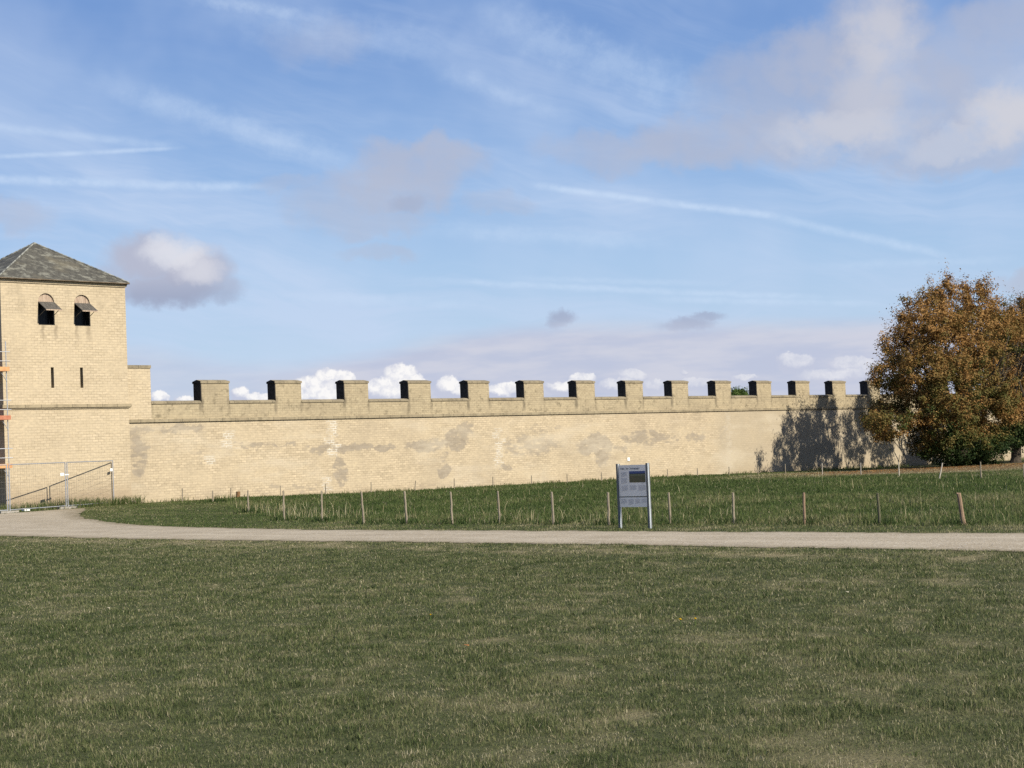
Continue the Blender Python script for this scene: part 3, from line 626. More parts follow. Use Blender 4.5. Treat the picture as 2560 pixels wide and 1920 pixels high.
tag(MB().box(q[0]-.2, q[0]+.18, 81.55, 81.80, gz(q[0], 81.6)+.01, gz(q[0], 81.6)+.16).build('white_slab', M['white'], bevel=.02), 'small white slab lying in the weeds behind the site fence', 'slab')
def boulder(name, c, r, mat, label):
    bm = bmesh.new(); bmesh.ops.create_icosphere(bm, subdivisions=3, radius=1)
    for v in bm.verts:
        k = 1+.25*(vnoise(np.array([v.co.x*2+5]), np.array([v.co.y*2+v.co.z*3+3]))[0]-.5)*2; v.co = Vector((v.co.x*r[0]*k, v.co.y*r[1]*k, v.co.z*r[2]*k))+Vector(c)
    b = MB(); b.bm.free(); b.bm = bm; return tag(b.build(name, mat, smooth=True), label, 'stone')
M['rock'] = speckled('pale_rock', (.55, .48, .38), (.30, .22, .14), 5, .95)
boulder('rubble_stone', (51.0, 82.95, gz(51, 82.9)+.12), (.22, .2, .2), M['rock'], 'pale rubble stone lying at the right foot of the tower')
M['rust'] = speckled('rusty_brown', (.20, .11, .05), (.10, .06, .03), 8, .9)
q = on_y(514, 1070, 83.2)
st = MB().tube((q[0], 83.2, gz(q[0], 83.2)-.1), (q[0]+.02, 83.2, gz(q[0], 83.2)+.42), .13, .12, 9, .1).build('tree_stump', M['rust']); tag(st, 'short brown stump standing against the foot of the stone wall', 'stump')

# ------------------------------------------------------------------ fence stakes
ORD = ['first', 'second', 'third', 'fourth', 'fifth', 'sixth', 'seventh', 'eighth', 'ninth', 'tenth', 'eleventh', 'twelfth', 'thirteenth', 'fourteenth', 'fifteenth', 'sixteenth', 'seventeenth', 'eighteenth', 'nineteenth', 'twentieth', 'twenty-first', 'twenty-second']
def stake(x, y, top, r, mat, label, group):
    z0 = gz(x, y); base = Vector((x, y, z0-.15)); top = Vector(top); b = MB(); n = 6; prev = None; seg = 9
    ang = [1+random.uniform(-.12, .12) for _ in range(seg)]
    rings = []
    for k in range(n+1):
        c = base.lerp(top, k/n)+Vector((random.uniform(-1, 1), random.uniform(-1, 1), 0))*r*.18*(0 < k < n)
        rr = r*(1.08-.16*k/n)*(1+random.uniform(-.05, .05))
        rings.append([b.bm.verts.new(c+Vector((math.cos(2*math.pi*j/seg)*rr*ang[j], math.sin(2*math.pi*j/seg)*rr*ang[j], (random.uniform(-.02, .02) if k == n else 0)))) for j in range(seg)])
    for k in range(n):
        for j in range(seg): b.bm.faces.new((rings[k][j], rings[k][(j+1) % seg], rings[k+1][(j+1) % seg], rings[k+1][j]))
    b.bm.faces.new(rings[0][::-1]); b.bm.faces.new(rings[-1])
    return tag(b.build('fence_stake', mat), label, 'fence post', group)
NEAR = [(52.75, 77.38, .91, 0), (45.21, 63.47, 1.08, 0), (39.83, 53.53, 1.19, 0), (39.07, 50.12, 1.18, 0), (37.9, 46.2, 1.17, 0), (37.85, 43.8, 1.14, 0), (37.8, 41.4, 1.10, 0), (38.3, 39.6, 1.06, 0), (37.9, 36.75, 1.03, 0), (37.7, 34.2, 1.01, 0), (38.0, 32.0, .95, 0), (38.29, 29.85, .91, 0), (38.07, 27.22, .89, 0), (38.15, 24.84, .84, 0), (38.13, 22.3, .83, 0)]
NP = [(531.5, 1226.4), (619.5, 1226.4), (707.7, 1227), (803.5, 1227.5), (903.3, 1229), (1011.8, 1229), (1127.2, 1230), (1245, 1229), (1379.5, 1230.7), (1519, 1230.7), (1670, 1232), (1832, 1232), (2009.6, 1232), (2194, 1233.4), (2395.3, 1233.4)]
spec = {0: ('post', 'thin stake nearest the wall foot where the path fence begins'), 9: ('post', 'pale wooden stake just left of the grey information sign'), 10: ('post', 'pale wooden stake just right of the grey information sign'),
        12: ('post_red', 'reddish wooden stake among dry stalks, third from the right in the path fence'), 13: ('post_dark', 'dark mossy wooden stake, second from the right in the path fence'), 14: ('post_red', 'thick leaning brown stake at the right end of the path fence')}
weedx, weedy = [], []
for k, (x, y, h, _) in enumerate(NEAR):
    mt, lb = spec.get(k, ('post', 'weathered wooden stake beside the gravel path, %s from the left in its row' % ORD[k]))
    t_ = on_y(NP[k][0]/S, NP[k][1]/S, y)
    lean = t_[0]-x
    stake(x, y, (x+max(-.12, min(.12, lean)), y+(.05 if k == 14 else random.uniform(-.02, .02)), t_[2] if abs(t_[2]-h) < .3 else h), .037 if k != 14 else .058, M[mt], lb, 'stakes of the fence along the path')
    n = 150; weedx.append(x+rng.normal(0, .30, n)+.1); weedy.append(y+rng.normal(0, .42, n))
wx = np.concatenate(weedx); wy = np.concatenate(weedy)
tag(blades('post_weeds', wx, wy, rng.uniform(.08, .36, len(wx)), .018*np.hypot(wx, wy)/50*rng.uniform(.7, 1.4, len(wx)), np.clip(rng.normal(.1, .18, len(wx)), 0, 1), M['meadow'], .7, .7), kind='stuff')
REAR = [(455, 1221.4, 82.6), (576.4, 1219.7, 82.4), (700.5, 1214.5, 82.0), (812.8, 1210.5, 81.6), (927, 1205, 81.6), (1038.4, 1201.5, 81.4), (1135, 1196.6, 81.2), (1231.6, 1192, 81.0), (1328, 1188.8, 80.8), (1417, 1185.9, 80.5), (1503, 1180.7, 80.4), (1668, 1173.4, 79.8), (1742.8, 1170.5, 79.0), (1822, 1166.8, 78.0), (1894, 1163, 76.5), (1962.4, 1160, 74.5), (2054.5, 1158.4, 66.0), (2151, 1157, 59.0), (2246, 1156.7, 51.7), (2355.6, 1157.3, 46.1), (2450.5, 1155.2, 43.0), (2558, 1160, 40.2)]
for k, (px, py, Y_) in enumerate(REAR):
    t_ = on_y(px/S, py/S, Y_); x = t_[0]; bx, by = x, Y_
    mt = 'post_pale' if k == 19 else 'post_pale' if k in (16, 17, 18) else 'post'
    lb = 'weathered thin stake below the stone wall, %s from the left in the rear row' % ORD[k]
    if k == 19: bx, by = 76.69, 46.21; lb = 'pale leaning stake in front of the big autumn tree'
    if k == 5: bx = x-.12
    if k == 0: lb = 'short brown stake against the wall foot near the tower, first of the rear row'
    if k == 21: lb = 'thin stake at the right edge of the photo, last of the rear row'
    stake(bx, by, (x+.02, Y_, t_[2]), .034, M[mt], lb, 'stakes of the rear fence below the wall')

# ------------------------------------------------------------------ information sign (faces the path)
SX = 36.17; SY0, SY1 = 31.22, 32.36; g0 = gz(SX, 31.8)
sign = thing('information_sign', (SX, (SY0+SY1)/2, g0), 'grey information sign on two posts standing in the grass beside the gravel path', 'sign')
for (yy) in (SY0, SY1):
    MB().box(SX-.055, SX+.055, yy-.03, yy+.03, g0-.3, 1.88).build('post', M['signpost'], sign, bevel=.006)
    MB().box(SX-.030, SX+.006, yy-.036, yy-.0305, g0-.28, 1.875).build('sunlit_strip', M['strip'], sign.children[-1])  # pale strip paints the sunlit band of the post into its colour
MB().box(SX-.02, SX+.02, SY0+.033, SY1-.033, .93, 1.84).build('panel', M['panel'], sign, bevel=.004)
MB().box(SX-.02, SX+.02, SY0+.033, SY1-.033, .62, .90).build('lower_panel', M['panel'], sign, bevel=.004)
MB().box(SX-.008, SX+.008, SY0+.033, SY1-.033, .903, .927).build('joint_strip', M['darkgap'], sign)  # dark strip fills the gap between the two panels
FX = SX-.0225
def on_panel(b, u0, u1, z0, z1, th=.002):         # u runs left to right along the panel as the reader sees it
    W = SY1-SY0-.066; ya = SY1-.033-u1*W; yb = SY1-.033-u0*W; b.box(FX-th, FX, ya, yb, z0, z1)
ph = MB(); on_panel(ph, .385, .955, 1.33, 1.655, .004); ph.build('picture', M['photo'], sign)
words = [(.085, [.045, .022, .04, .03]), (.275, [.03, .035, .032]), (.42, [.045, .03, .04, .03, .04, .025, .035, .03, .04, .03])]
for u, ws in words:
    tb = MB()
    for k, w_ in enumerate(ws):
        hh = .052 if k else .066
        on_panel(tb, u, u+w_*.35, 1.70, 1.70+hh); on_panel(tb, u+w_*.4, u+w_*.8, 1.70+random.choice((.0, .02, .035)), 1.70+random.choice((.045, .05))); u += w_
    tb.build('title_word', M['title'], sign)
xb = MB()
def para(u0, u1, z1, n):
    for k in range(n):
        z = z1-k*.0185; on_panel(xb, u0, u1-(random.uniform(0, .05) if k < n-1 else .1), z-.009, z)
para(.085, .33, 1.635, 8); para(.085, .33, 1.46, 9); para(.085, .33, 1.245, 9); para(.385, .64, 1.25, 8); para(.69, .95, 1.25, 9); para(.80, .95, 1.315, 2)
xb.build('text_block', M['text'], sign)
xb = MB(); para(.06, .28, .86, 8); para(.32, .52, .85, 9); para(.56, .75, .86, 8); para(.79, .96, .855, 7); xb.build('text_block', M['text'], sign)
for z in (1.74, 1.17, .76): MB().tube((FX-.008, SY1-.075, z), (FX, SY1-.075, z), .013, None, 10).build('screw_head', M['white'], sign)

# ------------------------------------------------------------------ trees
def branch_tree(b, p, d, L, r, depth, tips):
    q = p+d*L; b.tube(p, q, r, r*.68, 7, .06); tips.append(q)
    if depth == 0: return
    for k in range(random.choice((2, 3))):
        ax = Vector((random.uniform(-1, 1), random.uniform(-1, 1), random.uniform(-.2, 1))).normalized()
        nd = (d*.9+ax*.75+Vector((0, 0, .12))).normalized(); branch_tree(b, q, nd, L*random.uniform(.66, .84), r*.62, depth-1, tips)
def crown_mesh(name, lobes, n_clump, per, leaf, mat, parent, tintf, spread=.52, squash=.75, upw=.7):
    C = []; D = []; vols = np.array([l[3]*l[4]*l[5] for l in lobes])**.72; vols = vols/vols.sum()
    for (cx, cy, cz, rx, ry, rz), fr in zip(lobes, vols):
        k = max(4, int(n_clump*fr)); v = rng.normal(0, 1, (k, 3)); v /= np.linalg.norm(v, axis=1)[:, None]
        rad = rng.uniform(.30, 1, k)**.36*(1+.13*rng.normal(0, 1, k))
        D.append(v)
        C.append(np.array([cx, cy, cz])+v*rad[:, None]*np.array([rx, ry, rz]))
    C = np.concatenate(C); k = len(C)
    csz = spread*rng.uniform(.55, 1.35, k); ct = rng.normal(0, 1, k)
    cnt = np.maximum(5, (per*rng.uniform(.5, 1.5, k)).astype(int)); rep = np.repeat(np.arange(k), cnt); n = len(rep)
    off = rng.normal(0, .42, (n, 3))*csz[rep][:, None]; off[:, 2] *= squash
    ax = np.concatenate(D) + rng.normal(0, .35, (k, 3)) + np.array([0, 0, upw]); ax /= np.linalg.norm(ax, axis=1)[:, None]
    off += ax[rep]*(rng.normal(.25, .60, n)*csz[rep])[:, None]
    p = C[rep]+off; s_ = leaf*rng.uniform(.6, 1.45, n)
    nr = off/np.linalg.norm(off, axis=1)[:, None]*.9+np.array([0, 0, .45])+rng.normal(0, .42, (n, 3)); a = np.cross(nr, rng.normal(0, 1, (n, 3))); a /= np.linalg.norm(a, axis=1)[:, None]; bq = np.cross(nr, a); bq /= np.linalg.norm(bq, axis=1)[:, None]
    a *= s_[:, None]; bq *= (s_*.62)[:, None]; fold = np.cross(a, bq); fold = fold/np.linalg.norm(fold, axis=1)[:, None]*(s_*.2)[:, None]
    V = np.stack([p-a*.6, p+bq*.5+fold, p+a*.6, p-bq*.5+fold], 1).reshape(-1, 3)
    kk = np.arange(n)*4; F = np.concatenate([np.stack([kk, kk+1, kk+2], -1), np.stack([kk, kk+2, kk+3], -1)], 1).reshape(-1)
    ti = np.clip(tintf(p)+.12*ct[rep]+rng.normal(0, .055, n), 0, 1)
    return np_mesh(name, V, F, np.full(n*2, 3), mat, parent, {'tint': np.repeat(ti, 4)})
def lobes_from(px_list, Y0):
    out = []
    for (px, py, rx, ry, dy) in px_list:
        Y_ = Y0+dy; c = on_y(px, py, Y_); e = on_y(px, py-ry, Y_); s_ = (e[2]-c[2])/ry
        out.append((c[0], c[1], c[2], rx*s_*.98, max(rx, ry)*s_*.9, ry*s_))
    return out
MAIN = [(2050, 668, 52, 55, 0), (2012, 690, 40, 45, -2), (1990, 715, 42, 50, 1), (1955, 760, 48, 52, 2), (1935, 810, 42, 42, 1), (2060, 760, 75, 75, -1), (2108, 650, 28, 42, 1), (2110, 700, 45, 60, 0), (2140, 735, 45, 65, 1), (2000, 810, 62, 62, -2),
        (1925, 865, 36, 32, 1), (1902, 905, 34, 20, 2), (1930, 918, 50, 22, -1), (1985, 885, 62, 45, -1), (2060, 850, 75, 75, -3), (2040, 935, 70, 42, -2), (2010, 960, 45, 30, -1), (2080, 965, 88, 40, -1), (2075, 995, 60, 14, 0), (2120, 830, 60, 85, -2), (2150, 900, 50, 60, -1), (2130, 960, 42, 30, 0), (1905, 830, 26, 22, 1), (1890, 880, 18, 12, 2), (1890, 912, 26, 14, 2), (1912, 935, 36, 12, 1), (1880, 900, 16, 8, 1), (2045, 608, 9, 16, 0), (2118, 618, 11, 22, 0), (1972, 648, 12, 22, 0), (2012, 628, 9, 18, 1), (2080, 622, 9, 16, -1), (1940, 700, 9, 18, 1), (1912, 748, 10, 16, 0), (1893, 790, 14, 9, 1), (2150, 662, 10, 20, 0), (1876, 925, 18, 7, 2)]
Lb = lobes_from(MAIN, 72.0)
tb0 = on_y(2080, 1006, 71.8)
t1 = thing('autumn_tree', (tb0[0], 71.8, gz(tb0[0], 71.8)), 'big bushy tree with rust brown leaves reaching down to the grass', 'tree', None)
bz = gz(tb0[0], 71.8); b = MB(); tips = []
random.seed(11)
b.tube((tb0[0], 71.8, bz-.3), (tb0[0]+.1, 71.8, bz+1.8), .50, .36, 10, .08)
for k in range(7):
    an = k*2.4; branch_tree(b, Vector((tb0[0]+.1, 71.8, bz+1.5+.15*k)), Vector((math.cos(an)*.55, math.sin(an)*.55, .95)).normalized(), 3.3, .22, 3, tips)
b.build('trunk', M['bark'], t1)
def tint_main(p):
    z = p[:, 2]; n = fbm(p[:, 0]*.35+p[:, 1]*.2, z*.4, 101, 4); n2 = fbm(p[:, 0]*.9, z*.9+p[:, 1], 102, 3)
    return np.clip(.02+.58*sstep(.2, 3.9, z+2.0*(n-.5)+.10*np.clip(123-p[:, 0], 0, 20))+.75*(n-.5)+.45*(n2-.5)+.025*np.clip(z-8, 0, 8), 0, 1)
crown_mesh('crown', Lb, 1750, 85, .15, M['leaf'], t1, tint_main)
SECOND = [(2190, 725, 45, 60, 2), (2235, 700, 50, 60, 2), (2215, 800, 60, 80, 0), (2280, 780, 70, 90, 1), (2180, 860, 38, 55, 0), (2240, 890, 65, 55, -1), (2185, 925, 32, 30, 0), (2170, 950, 26, 22, 1), (2260, 930, 60, 35, 0), (2205, 945, 28, 22, -1), (2310, 860, 50, 60, 0)]
t2b = on_y(2194, 1002, 73.5); bz = gz(t2b[0], 73.5)
t2 = thing('autumn_tree', (t2b[0], 73.5, bz), 'second brown leaved tree cut by the right edge, its dark trunk bare', 'tree', None)
b = MB(); tips = []; random.seed(5); b.tube((t2b[0], 73.5, bz-.3), (t2b[0]+.15, 73.5, bz+.5), .62, .42, 10, .1); b.tube((t2b[0]+.15, 73.5, bz+.5), (t2b[0]+.3, 73.5, bz+2.4), .42, .36, 10, .08)
for k in range(6):
    an = k*2.4+1; branch_tree(b, Vector((t2b[0]+.3, 73.5, bz+2.2+.12*k)), Vector((math.cos(an)*.5, math.sin(an)*.5, .95)).normalized(), 3.2, .24, 3, tips)
b.build('trunk', M['bark'], t2)
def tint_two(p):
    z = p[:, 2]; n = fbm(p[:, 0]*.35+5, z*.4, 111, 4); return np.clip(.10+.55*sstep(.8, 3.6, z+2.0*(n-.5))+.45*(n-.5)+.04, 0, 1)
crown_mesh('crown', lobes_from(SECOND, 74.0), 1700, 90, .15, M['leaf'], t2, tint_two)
# sparse tree behind them
T3 = [(2195, 668, 26, 24, 0), (2225, 690, 40, 40, 2), (2190, 700, 24, 30, 1), (2260, 720, 40, 60, 0)]
t3b = on_y(2235, 1000, 97); t3 = thing('bare_tree', (t3b[0], 97, 0), 'thinly leaved tree top showing behind the brown trees at the right edge', 'tree')
b = MB(); tips = []; random.seed(9); branch_tree(b, Vector((t3b[0], 97, -.3)), Vector((0, 0, 1)), 5.2, .26, 5, tips); b.build('trunk', M['bark'], t3)
crown_mesh('crown', lobes_from(T3, 97), 330, 16, .15, M['leaf'], t3, lambda p: .55+.5*(fbm(p[:, 0]*.4, p[:, 2]*.4, 121)-.5), .8)
# green tree beyond the wall
t4b = on_y(1597, 860, 150); t4 = thing('green_tree', (t4b[0], 150, 0), 'small green tree top peeping over the wall between two merlons', 'tree')
b = MB(); tips = []; random.seed(3); b.tube((t4b[0], 150, -.3), (t4b[0], 150, 4.5), .35, .25); b.build('trunk', M['bark'], t4)
crown_mesh('crown', lobes_from([(1586, 853, 7, 6, 0), (1598, 850, 9, 8, 1), (1609, 855, 8, 7, 0), (1597, 866, 18, 12, 0)], 150), 260, 40, .2, M['leaf2'], t4, lambda p: .5+0*p[:, 0], .45)
# fallen leaves under the trees
n = 9000; x = 119+rng.normal(0, 10, n); y = 66+rng.normal(0, 5, n); ok = (rng.uniform(0, 1, n) < litter(x, y)+.05) & (y < 83.5); x, y = x[ok], y[ok]
tag(blades('fallen_leaves', x, y, rng.uniform(.03, .07, len(x)), rng.uniform(.10, .18, len(x)), rng.uniform(0, 1, len(x)), M['litter'], 1.2, .5, 1), kind='stuff')

# ------------------------------------------------------------------ small things in the lawn
def dandelion(x, y, s_, label):
    z = gz(x, y); o = thing('dandelion', (x, y, z), label, 'flower', 'dandelions in the lawn')
    MB().tube((x, y, z-.01), (x+.004, y, z+.085), .0035, None, 6).build('stem', M['stem'], o)
    b = MB()
    for k in range(3):
        for j in range(14):
            an = 2*math.pi*(j+.5*k)/14; el = .35+.45*k; L = s_*(1-.2*k); c = Vector((x+.004, y, z+.085+.003*k)); d_ = Vector((math.cos(an)*math.cos(el), math.sin(an)*math.cos(el), math.sin(el)))
            sd = d_.cross(Vector((0, 0, 1))).normalized()*s_*.17; b.hull([c, c+d_*L*.6+sd, c+d_*L, c+d_*L*.6-sd], [(0, 1, 2, 3)])
    b.build('flower_head', M['petal'], o)
dandelion(16.59, 13.88, .032, 'yellow dandelion right of centre, the left one of a close pair in the lawn')
dandelion(16.76, 13.77, .027, 'yellow dandelion right of centre, the right one of a close pair in the lawn')
dandelion(15.8, 17.85, .024, 'single yellow dandelion left of the close pair, further away in the lawn')
def leaf_on_lawn(x, y, mat, label, s_=.05):
    z = gz(x, y)+.05; b = MB(); pts = [(0, -1, 0), (.45, -.5, .12), (.55, 0, .2), (.35, .6, .15), (0, 1, .05), (-.35, .6, .2), (-.55, 0, .15), (-.45, -.5, .1)]
    b.bm.faces.new([b.bm.verts.new((x+px*s_, y+py*s_, z+pz*s_*1.5)) for px, py, pz in pts])
    g = bmesh.ops.extrude_face_region(b.bm, geom=b.bm.faces[:]); bmesh.ops.translate(b.bm, vec=(0, 0, .003), verts=[v for v in g['geom'] if isinstance(v, bmesh.types.BMVert)])
    tag(b.build('dead_leaf', mat), label, 'leaf')
M['paleleaf'] = speckled('pale_leaf', (.50, .45, .34), (.40, .35, .25), 20, .8)
M['deadleaf'] = speckled('dead_leaf', (.30, .14, .04), (.20, .09, .03), 20, .8)
leaf_on_lawn(13.56, 14.69, M['deadleaf'], 'curled brown dead leaf lying in the middle of the lawn')
leaf_on_lawn(20.89, 14.23, M['paleleaf'], 'pale bleached leaf lying in the lawn at the right', .036)
leaf_on_lawn(14.47, 24.34, M['paleleaf'], 'pale bleached leaf lying in the lawn at the left', .036)

# ------------------------------------------------------------------ light
SAZ, SEL = R(5), R(37)
sdir = Vector((math.sin(SAZ)*math.cos(SEL), -math.cos(SAZ)*math.cos(SEL), math.sin(SEL)))
sun = bpy.data.lights.new('sun', 'SUN'); sun.energy = 4.3; sun.angle = R(.53); sun.color = (1.0, .93, .79)
so = bpy.data.objects.new('sun', sun); so.rotation_euler = (-sdir).to_track_quat('-Z', 'Y').to_euler(); so.location = (0, 0, 60); COL.objects.link(so)

# ------------------------------------------------------------------ sky
world = bpy.data.worlds.new('World'); scene.world = world; world.use_nodes = True
t = NT(world.node_tree); bg = t.n['Background']
sky = t.n.new('ShaderNodeTexSky'); sky.sky_type = 'NISHITA'; sky.sun_disc = False; sky.sun_elevation = SEL; sky.sun_rotation = math.atan2(sdir.x, sdir.y)
sky.air_density = 1.0; sky.dust_density = .6; sky.ozone_density = 2.5; sky.altitude = 50
SKYS = .10
dirv = t.vm('NORMALIZE', t.n.new('ShaderNodeTexCoord').outputs['Generated'])
dr = t.vm('DOT_PRODUCT', dirv, tuple(_r)); df = t.vm('DOT_PRODUCT', dirv, tuple(_f)); dz = t.sep(dirv)[2]
az = t.mul(t.math('ARCTAN2', dr, df), 180/math.pi); el = t.mul(t.math('ARCSINE', dz), 180/math.pi)
Pv = t.xyz(az, el)
base = t.vm('SCALE', sky.outputs[0], scale=SKYS)
# low sky of a clear autumn afternoon: deep blue high up, pale towards the horizon
ramp = t.n.new('ShaderNodeValToRGB'); t.link(ramp.inputs[0], t.lin(el, 0, 40))
cr = ramp.color_ramp; cr.elements[0].position = 0; cr.elements[0].color = (.54, .64, .80, 1); cr.elements[1].position = 1; cr.elements[1].color = (.055, .15, .46, 1)
for p_, c_ in ((.08, (.47, .61, .80)), (.16, (.375, .545, .79)), (.25, (.265, .43, .73)), (.36, (.17, .31, .63))):
    k = cr.elements.new(p_); k.color = (*c_, 1)
EXPO = .80; EX = 2**(-EXPO)
clear = t.mix(t.ss(el, 60, 25, 0, .9), base, t.vm('SCALE', ramp.outputs[0], scale=EX))
w1 = t.vm('SUBTRACT', t.noise(Pv, .55, 5, .6, color=True), (.5, .5, .5)); w2 = t.vm('SUBTRACT', t.noise(Pv, 1.6, 6, .62, color=True), (.5, .5, .5))
PS = t.vm('ADD', Pv, t.vm('SCALE', w1, scale=2.2)); PS = t.vm('ADD', PS, t.vm('SCALE', w2, scale=.25))
PC = t.vm('ADD', Pv, t.vm('SCALE', w2, scale=.42))
PC = t.vm('ADD', PC, t.vm('SCALE', t.vm('SUBTRACT', t.noise(Pv, 5.5, 4, .6, color=True), (.5, .5, .5)), scale=.22))
DEG = 1/62.4
def blobs(vec, lst, a=1.0, b=0.0):
    out = None
    for (px, py, rx, ry, s_) in lst:
        c = azel(px, py); dv = t.vm('MULTIPLY', t.vm('SUBTRACT', vec, (c[0], c[1], 0)), (1/(rx*DEG), 1/(ry*DEG), 0))
        v = t.mul(t.ss(t.vm('DOT_PRODUCT', dv, dv), a, b), s_); out = v if out is None else t.mx(out, v)
    return out
def col(c): return tuple(v*EX for v in c)
# cirrus: long thin fibres in two directions
def fibres(ang, sx, sy, scale, seed, lo, hi):
    ca, sa = math.cos(R(ang)), math.sin(R(ang)); u = t.vm('DOT_PRODUCT', Pv, (ca, sa, 0)); v = t.vm('DOT_PRODUCT', Pv, (-sa, ca, 0))
    u = t.add(u, t.mul(t.sub(t.noise(Pv, .12, 2), .5), 6)); v = t.add(v, t.mul(t.sub(t.noise(Pv, .16, 3), .5), 2.2))
    return t.ss(t.noise(t.xyz(t.mul(u, sx), t.mul(v, sy), seed), scale, 6, .62), lo, hi)
c1 = t.mul(fibres(-20, .07, .75, .7, 1.0, .40, .78), t.ss(t.noise(Pv, .09, 2), .36, .62))
c2 = t.mul(fibres(-4, .05, .95, .8, 7.0, .42, .78), t.ss(el, 13.5, 6, .12, 1))
cir = t.mn(t.add(t.add(t.mul(c1, .46), t.mul(c2, .46)), t.ss(t.noise(Pv, .13, 4, .55), .38, .68, 0, .28)), .62)
colr = t.mix(cir, clear, col((.58, .69, .89)))
def streak(x0, y0, x1, y1, wd, s_, wob=.12, fade=.12):
    a = np.array(azel(x0, y0)); b_ = np.array(azel(x1, y1)); L = np.linalg.norm(b_-a); d_ = (b_-a)/L
    rel = t.vm('SUBTRACT', t.vm('ADD', Pv, t.vm('SCALE', w2, scale=wob)), (a[0], a[1], 0))
    u = t.vm('DOT_PRODUCT', rel, (d_[0], d_[1], 0)); v = t.math('ABSOLUTE', t.vm('DOT_PRODUCT', rel, (-d_[1], d_[0], 0)))
    return t.mul(t.mul(t.ss(v, wd*DEG, 0), s_), t.mul(t.ss(u, -L*fade*.3, L*fade), t.ss(u, L*(1+fade*.3), L*(1-fade))))
stv = None
for a_ in [(-120, 343, 400, 318, 8, .55, .08), (-60, 266, 390, 318, 14, .34), (-120, 381, 600, 405, 15, .55, .2), (1140, 398, 1700, 470, 12, .60, .14, .1), (1660, 466, 2080, 558, 15, .45, .2, .2), (200, 170, 800, 368, 40, .36, .8, .3),
           (900, 603, 1850, 645, 11, .40, .2, .2), (1400, 645, 1900, 655, 12, .35, .2, .2), (900, 492, 1450, 525, 26, .28, .4, .3), (380, -15, 720, 50, 24, .40, .6, .3), (900, 130, 1230, 250, 30, .26, .7, .4), (1000, 10, 1560, 225, 75, .34, 1.2, .3), (1090, 600, 1560, 612, 10, .25, .2, .3),
           (440, 30, 1050, 110, 60, .22, 1.0, .3), (1750, 575, 2212, 560, 14, .25, .3, .3), (600, 640, 1100, 660, 18, .22, .4, .3)]:
    v = streak(*a_); stv = v if stv is None else t.mx(stv, v)
stv = t.mul(stv, t.lin(t.noise(Pv, 1.4, 5, .65), .3, .6, .3, .82))
colr = t.mix(stv, colr, col((.66, .79, .97)))
# soft grey-mauve puffs
soft_n = t.ss(t.noise(Pv, .6, 5, .55), .28, .58, .62, 1)
SOFT = [(1760, 140, 170, 90, .75), (1960, 220, 200, 150, .8), (1700, 290, 220, 80, .75), (2100, 330, 200, 40, .6), (940, 330, 110, 40, .8), (860, 400, 150, 60, .8), (1900, 30, 90, 100, .9), (1870, 120, 110, 120, .9), (1890, 70, 120, 120, .85), (1870, 190, 190, 140, .9), (1820, 275, 210, 70, .85), (2150, 60, 130, 90, .6), (2150, 250, 170, 90, .9), (2020, 310, 240, 50, .7), (1660, 215, 190, 120, .55), (1500, 310, 230, 60, .75), (1340, 325, 190, 50, .55), (2090, 150, 200, 130, .5),
        (905, 355, 150, 60, .75), (830, 410, 160, 65, .72), (735, 445, 130, 55, .5), (640, 400, 90, 30, .35), (800, 480, 140, 35, .5), (30, 465, 110, 50, .5), (820, 545, 100, 24, .45), (2200, 600, 60, 38, .6), (1080, 440, 90, 30, .35), (690, 90, 120, 60, .25)]
sm = t.mul(blobs(PS, SOFT, 1.3, .1), soft_n)
warm = blobs(PS, [(1830, 280, 190, 55, .8), (2190, 235, 120, 90, 1.0), (1900, 80, 90, 120, .75), (1890, 200, 110, 100, .5), (2060, 305, 180, 34, .7)], 1.2, 0)
colr = t.mix(t.mul(sm, .92), colr, t.mix(warm, col((.475, .50, .61)), col((.67, .655, .69))))
colr = t.mix(t.mul(blobs(PC, [(880, 440, 44, 22, .55), (1215, 685, 36, 18, 1.0), (1203, 697, 28, 12, .9), (1485, 700, 70, 17, 1.0), (1525, 684, 46, 11, .9)], 1.3, 0), .8), colr, col((.36, .41, .56)))
# the mauve cloud beside the tower
PL = t.vm('ADD', Pv, t.vm('SCALE', w2, scale=.8))
lm = blobs(PL, [(330, 560, 105, 62, .9), (410, 585, 100, 62, .95), (365, 625, 140, 42, .9), (470, 620, 60, 36, .6), (270, 600, 70, 50, .6)], 1.35, .15)
lt = blobs(PL, [(385, 545, 85, 42, 1.0), (350, 525, 40, 25, .9), (430, 585, 55, 35, .7)], 1.3, 0)
lcol = t.mix(lt, t.mix(t.ss(el, azel(370, 655)[1], azel(370, 580)[1]), col((.34, .38, .52)), col((.47, .485, .60))), col((.74, .74, .80)))
colr = t.mix(lm, colr, lcol)
# low bank above the wall
ex = [(-30, 720), (300, 735), (600, 775), (760, 756), (950, 716), (1150, 690), (1500, 684), (1900, 680), (2300, 676)]
fc = t.n.new('ShaderNodeFloatCurve'); cv = fc.mapping.curves[0]
A0, A1, E1 = -25.0, 25.0, 12.0
pts = [((azel(x_, y_)[0]-A0)/(A1-A0), azel(x_, y_)[1]/E1) for x_, y_ in ex]
cv.points[0].location = (0, pts[0][1]); cv.points[1].location = (1, pts[-1][1])
for p_ in pts: cv.points.new(*p_)
fc.mapping.update(); t.link(fc.inputs['Value'], t.lin(az, A0, A1))
top = t.mul(fc.outputs[0], E1)
dep = t.sub(t.add(top, t.mul(t.sub(t.noise(t.vmap(Pv, (.25, 1.2, 1)), 1.0, 5, .6), .5), .55)), el)
bank = t.mul(t.ss(dep, -.12, .75), t.ss(az, -11, -5, .55, .92))
bcol = t.mix(t.ss(t.noise(t.vmap(Pv, (.2, 1.0, 1)), 1.3, 4), .35, .65), col((.52, .56, .71)), col((.63, .64, .74)))
colr = t.mix(bank, colr, bcol)
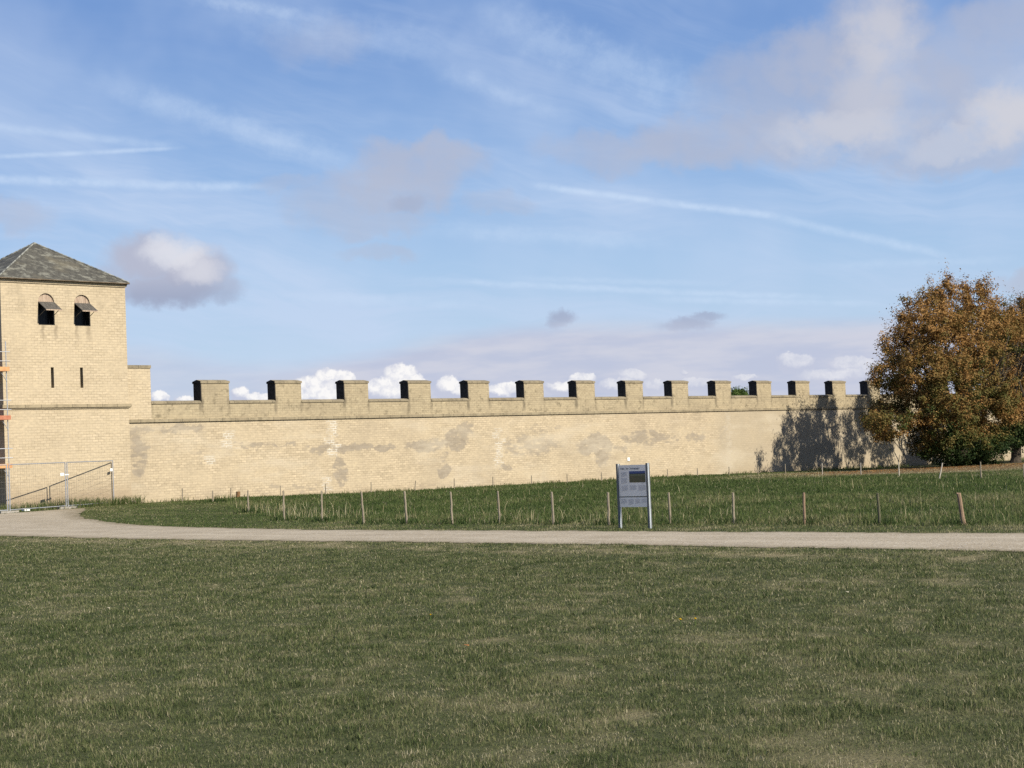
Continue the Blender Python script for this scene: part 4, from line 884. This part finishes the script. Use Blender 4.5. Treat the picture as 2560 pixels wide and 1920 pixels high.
# heaped cumulus on the horizon
CUM = [(664, 846, 38, 34), (704, 818, 32, 26), (742, 826, 34, 28), (640, 868, 36, 26), (700, 858, 66, 34), (862, 816, 42, 31), (812, 842, 32, 26), (896, 832, 28, 26), (850, 850, 70, 36), (968, 838, 30, 28), (1000, 850, 34, 20), (345, 862, 22, 18), (400, 868, 30, 16), (520, 855, 24, 18), (556, 862, 36, 14),
       (1258, 822, 34, 18), (1216, 838, 44, 18), (1366, 816, 36, 20), (1330, 836, 44, 18), (1412, 836, 30, 16), (1478, 806, 11, 7), (1606, 818, 34, 10), (1722, 788, 44, 24), (1700, 775, 22, 16), (1832, 792, 50, 24), (1880, 795, 30, 20), (1800, 815, 90, 18), (1090, 845, 60, 18), (1500, 830, 60, 14), (1950, 800, 40, 18), (2100, 800, 60, 20)]
cm = blobs(PC, [(*c_, 1.0) for c_ in CUM], 1.12, .72)
crest = blobs(PC, [(c_[0]+c_[2]*.12, c_[1]-c_[3]*.42, c_[2]*.9, c_[3]*.72, 1.0) for c_ in CUM], 1.35, .15)
crest = t.mul(crest, t.lin(t.noise(PC, 2.6, 5, .65), .32, .6, .35, 1.2))
far = t.ss(az, 1, 4.5, 1.0, .62)
ccol = t.mix(t.mn(t.mul(crest, far), 1.0), col((.56, .59, .72)), col((1.0, .98, .96)))
colr = t.mix(t.mul(cm, t.ss(az, 1, 4.5, .92, .55)), colr, ccol)
t.l.new(colr, bg.inputs['Color']); bg.inputs['Strength'].default_value = 1.0
world.cycles.sampling_method = 'MANUAL'; world.cycles.sample_map_resolution = 256

# ------------------------------------------------------------------ render settings
vs = scene.view_settings; vs.view_transform = 'Standard'; vs.look = 'None'; vs.gamma = 1; vs.exposure = EXPO
scene.render.resolution_x, scene.render.resolution_y = 1024, 768
scene.cycles.max_bounces = 5; scene.cycles.diffuse_bounces = 2; scene.cycles.transmission_bounces = 2; scene.cycles.glossy_bounces = 2; scene.cycles.transparent_max_bounces = 4
scene.cycles.use_denoising = False
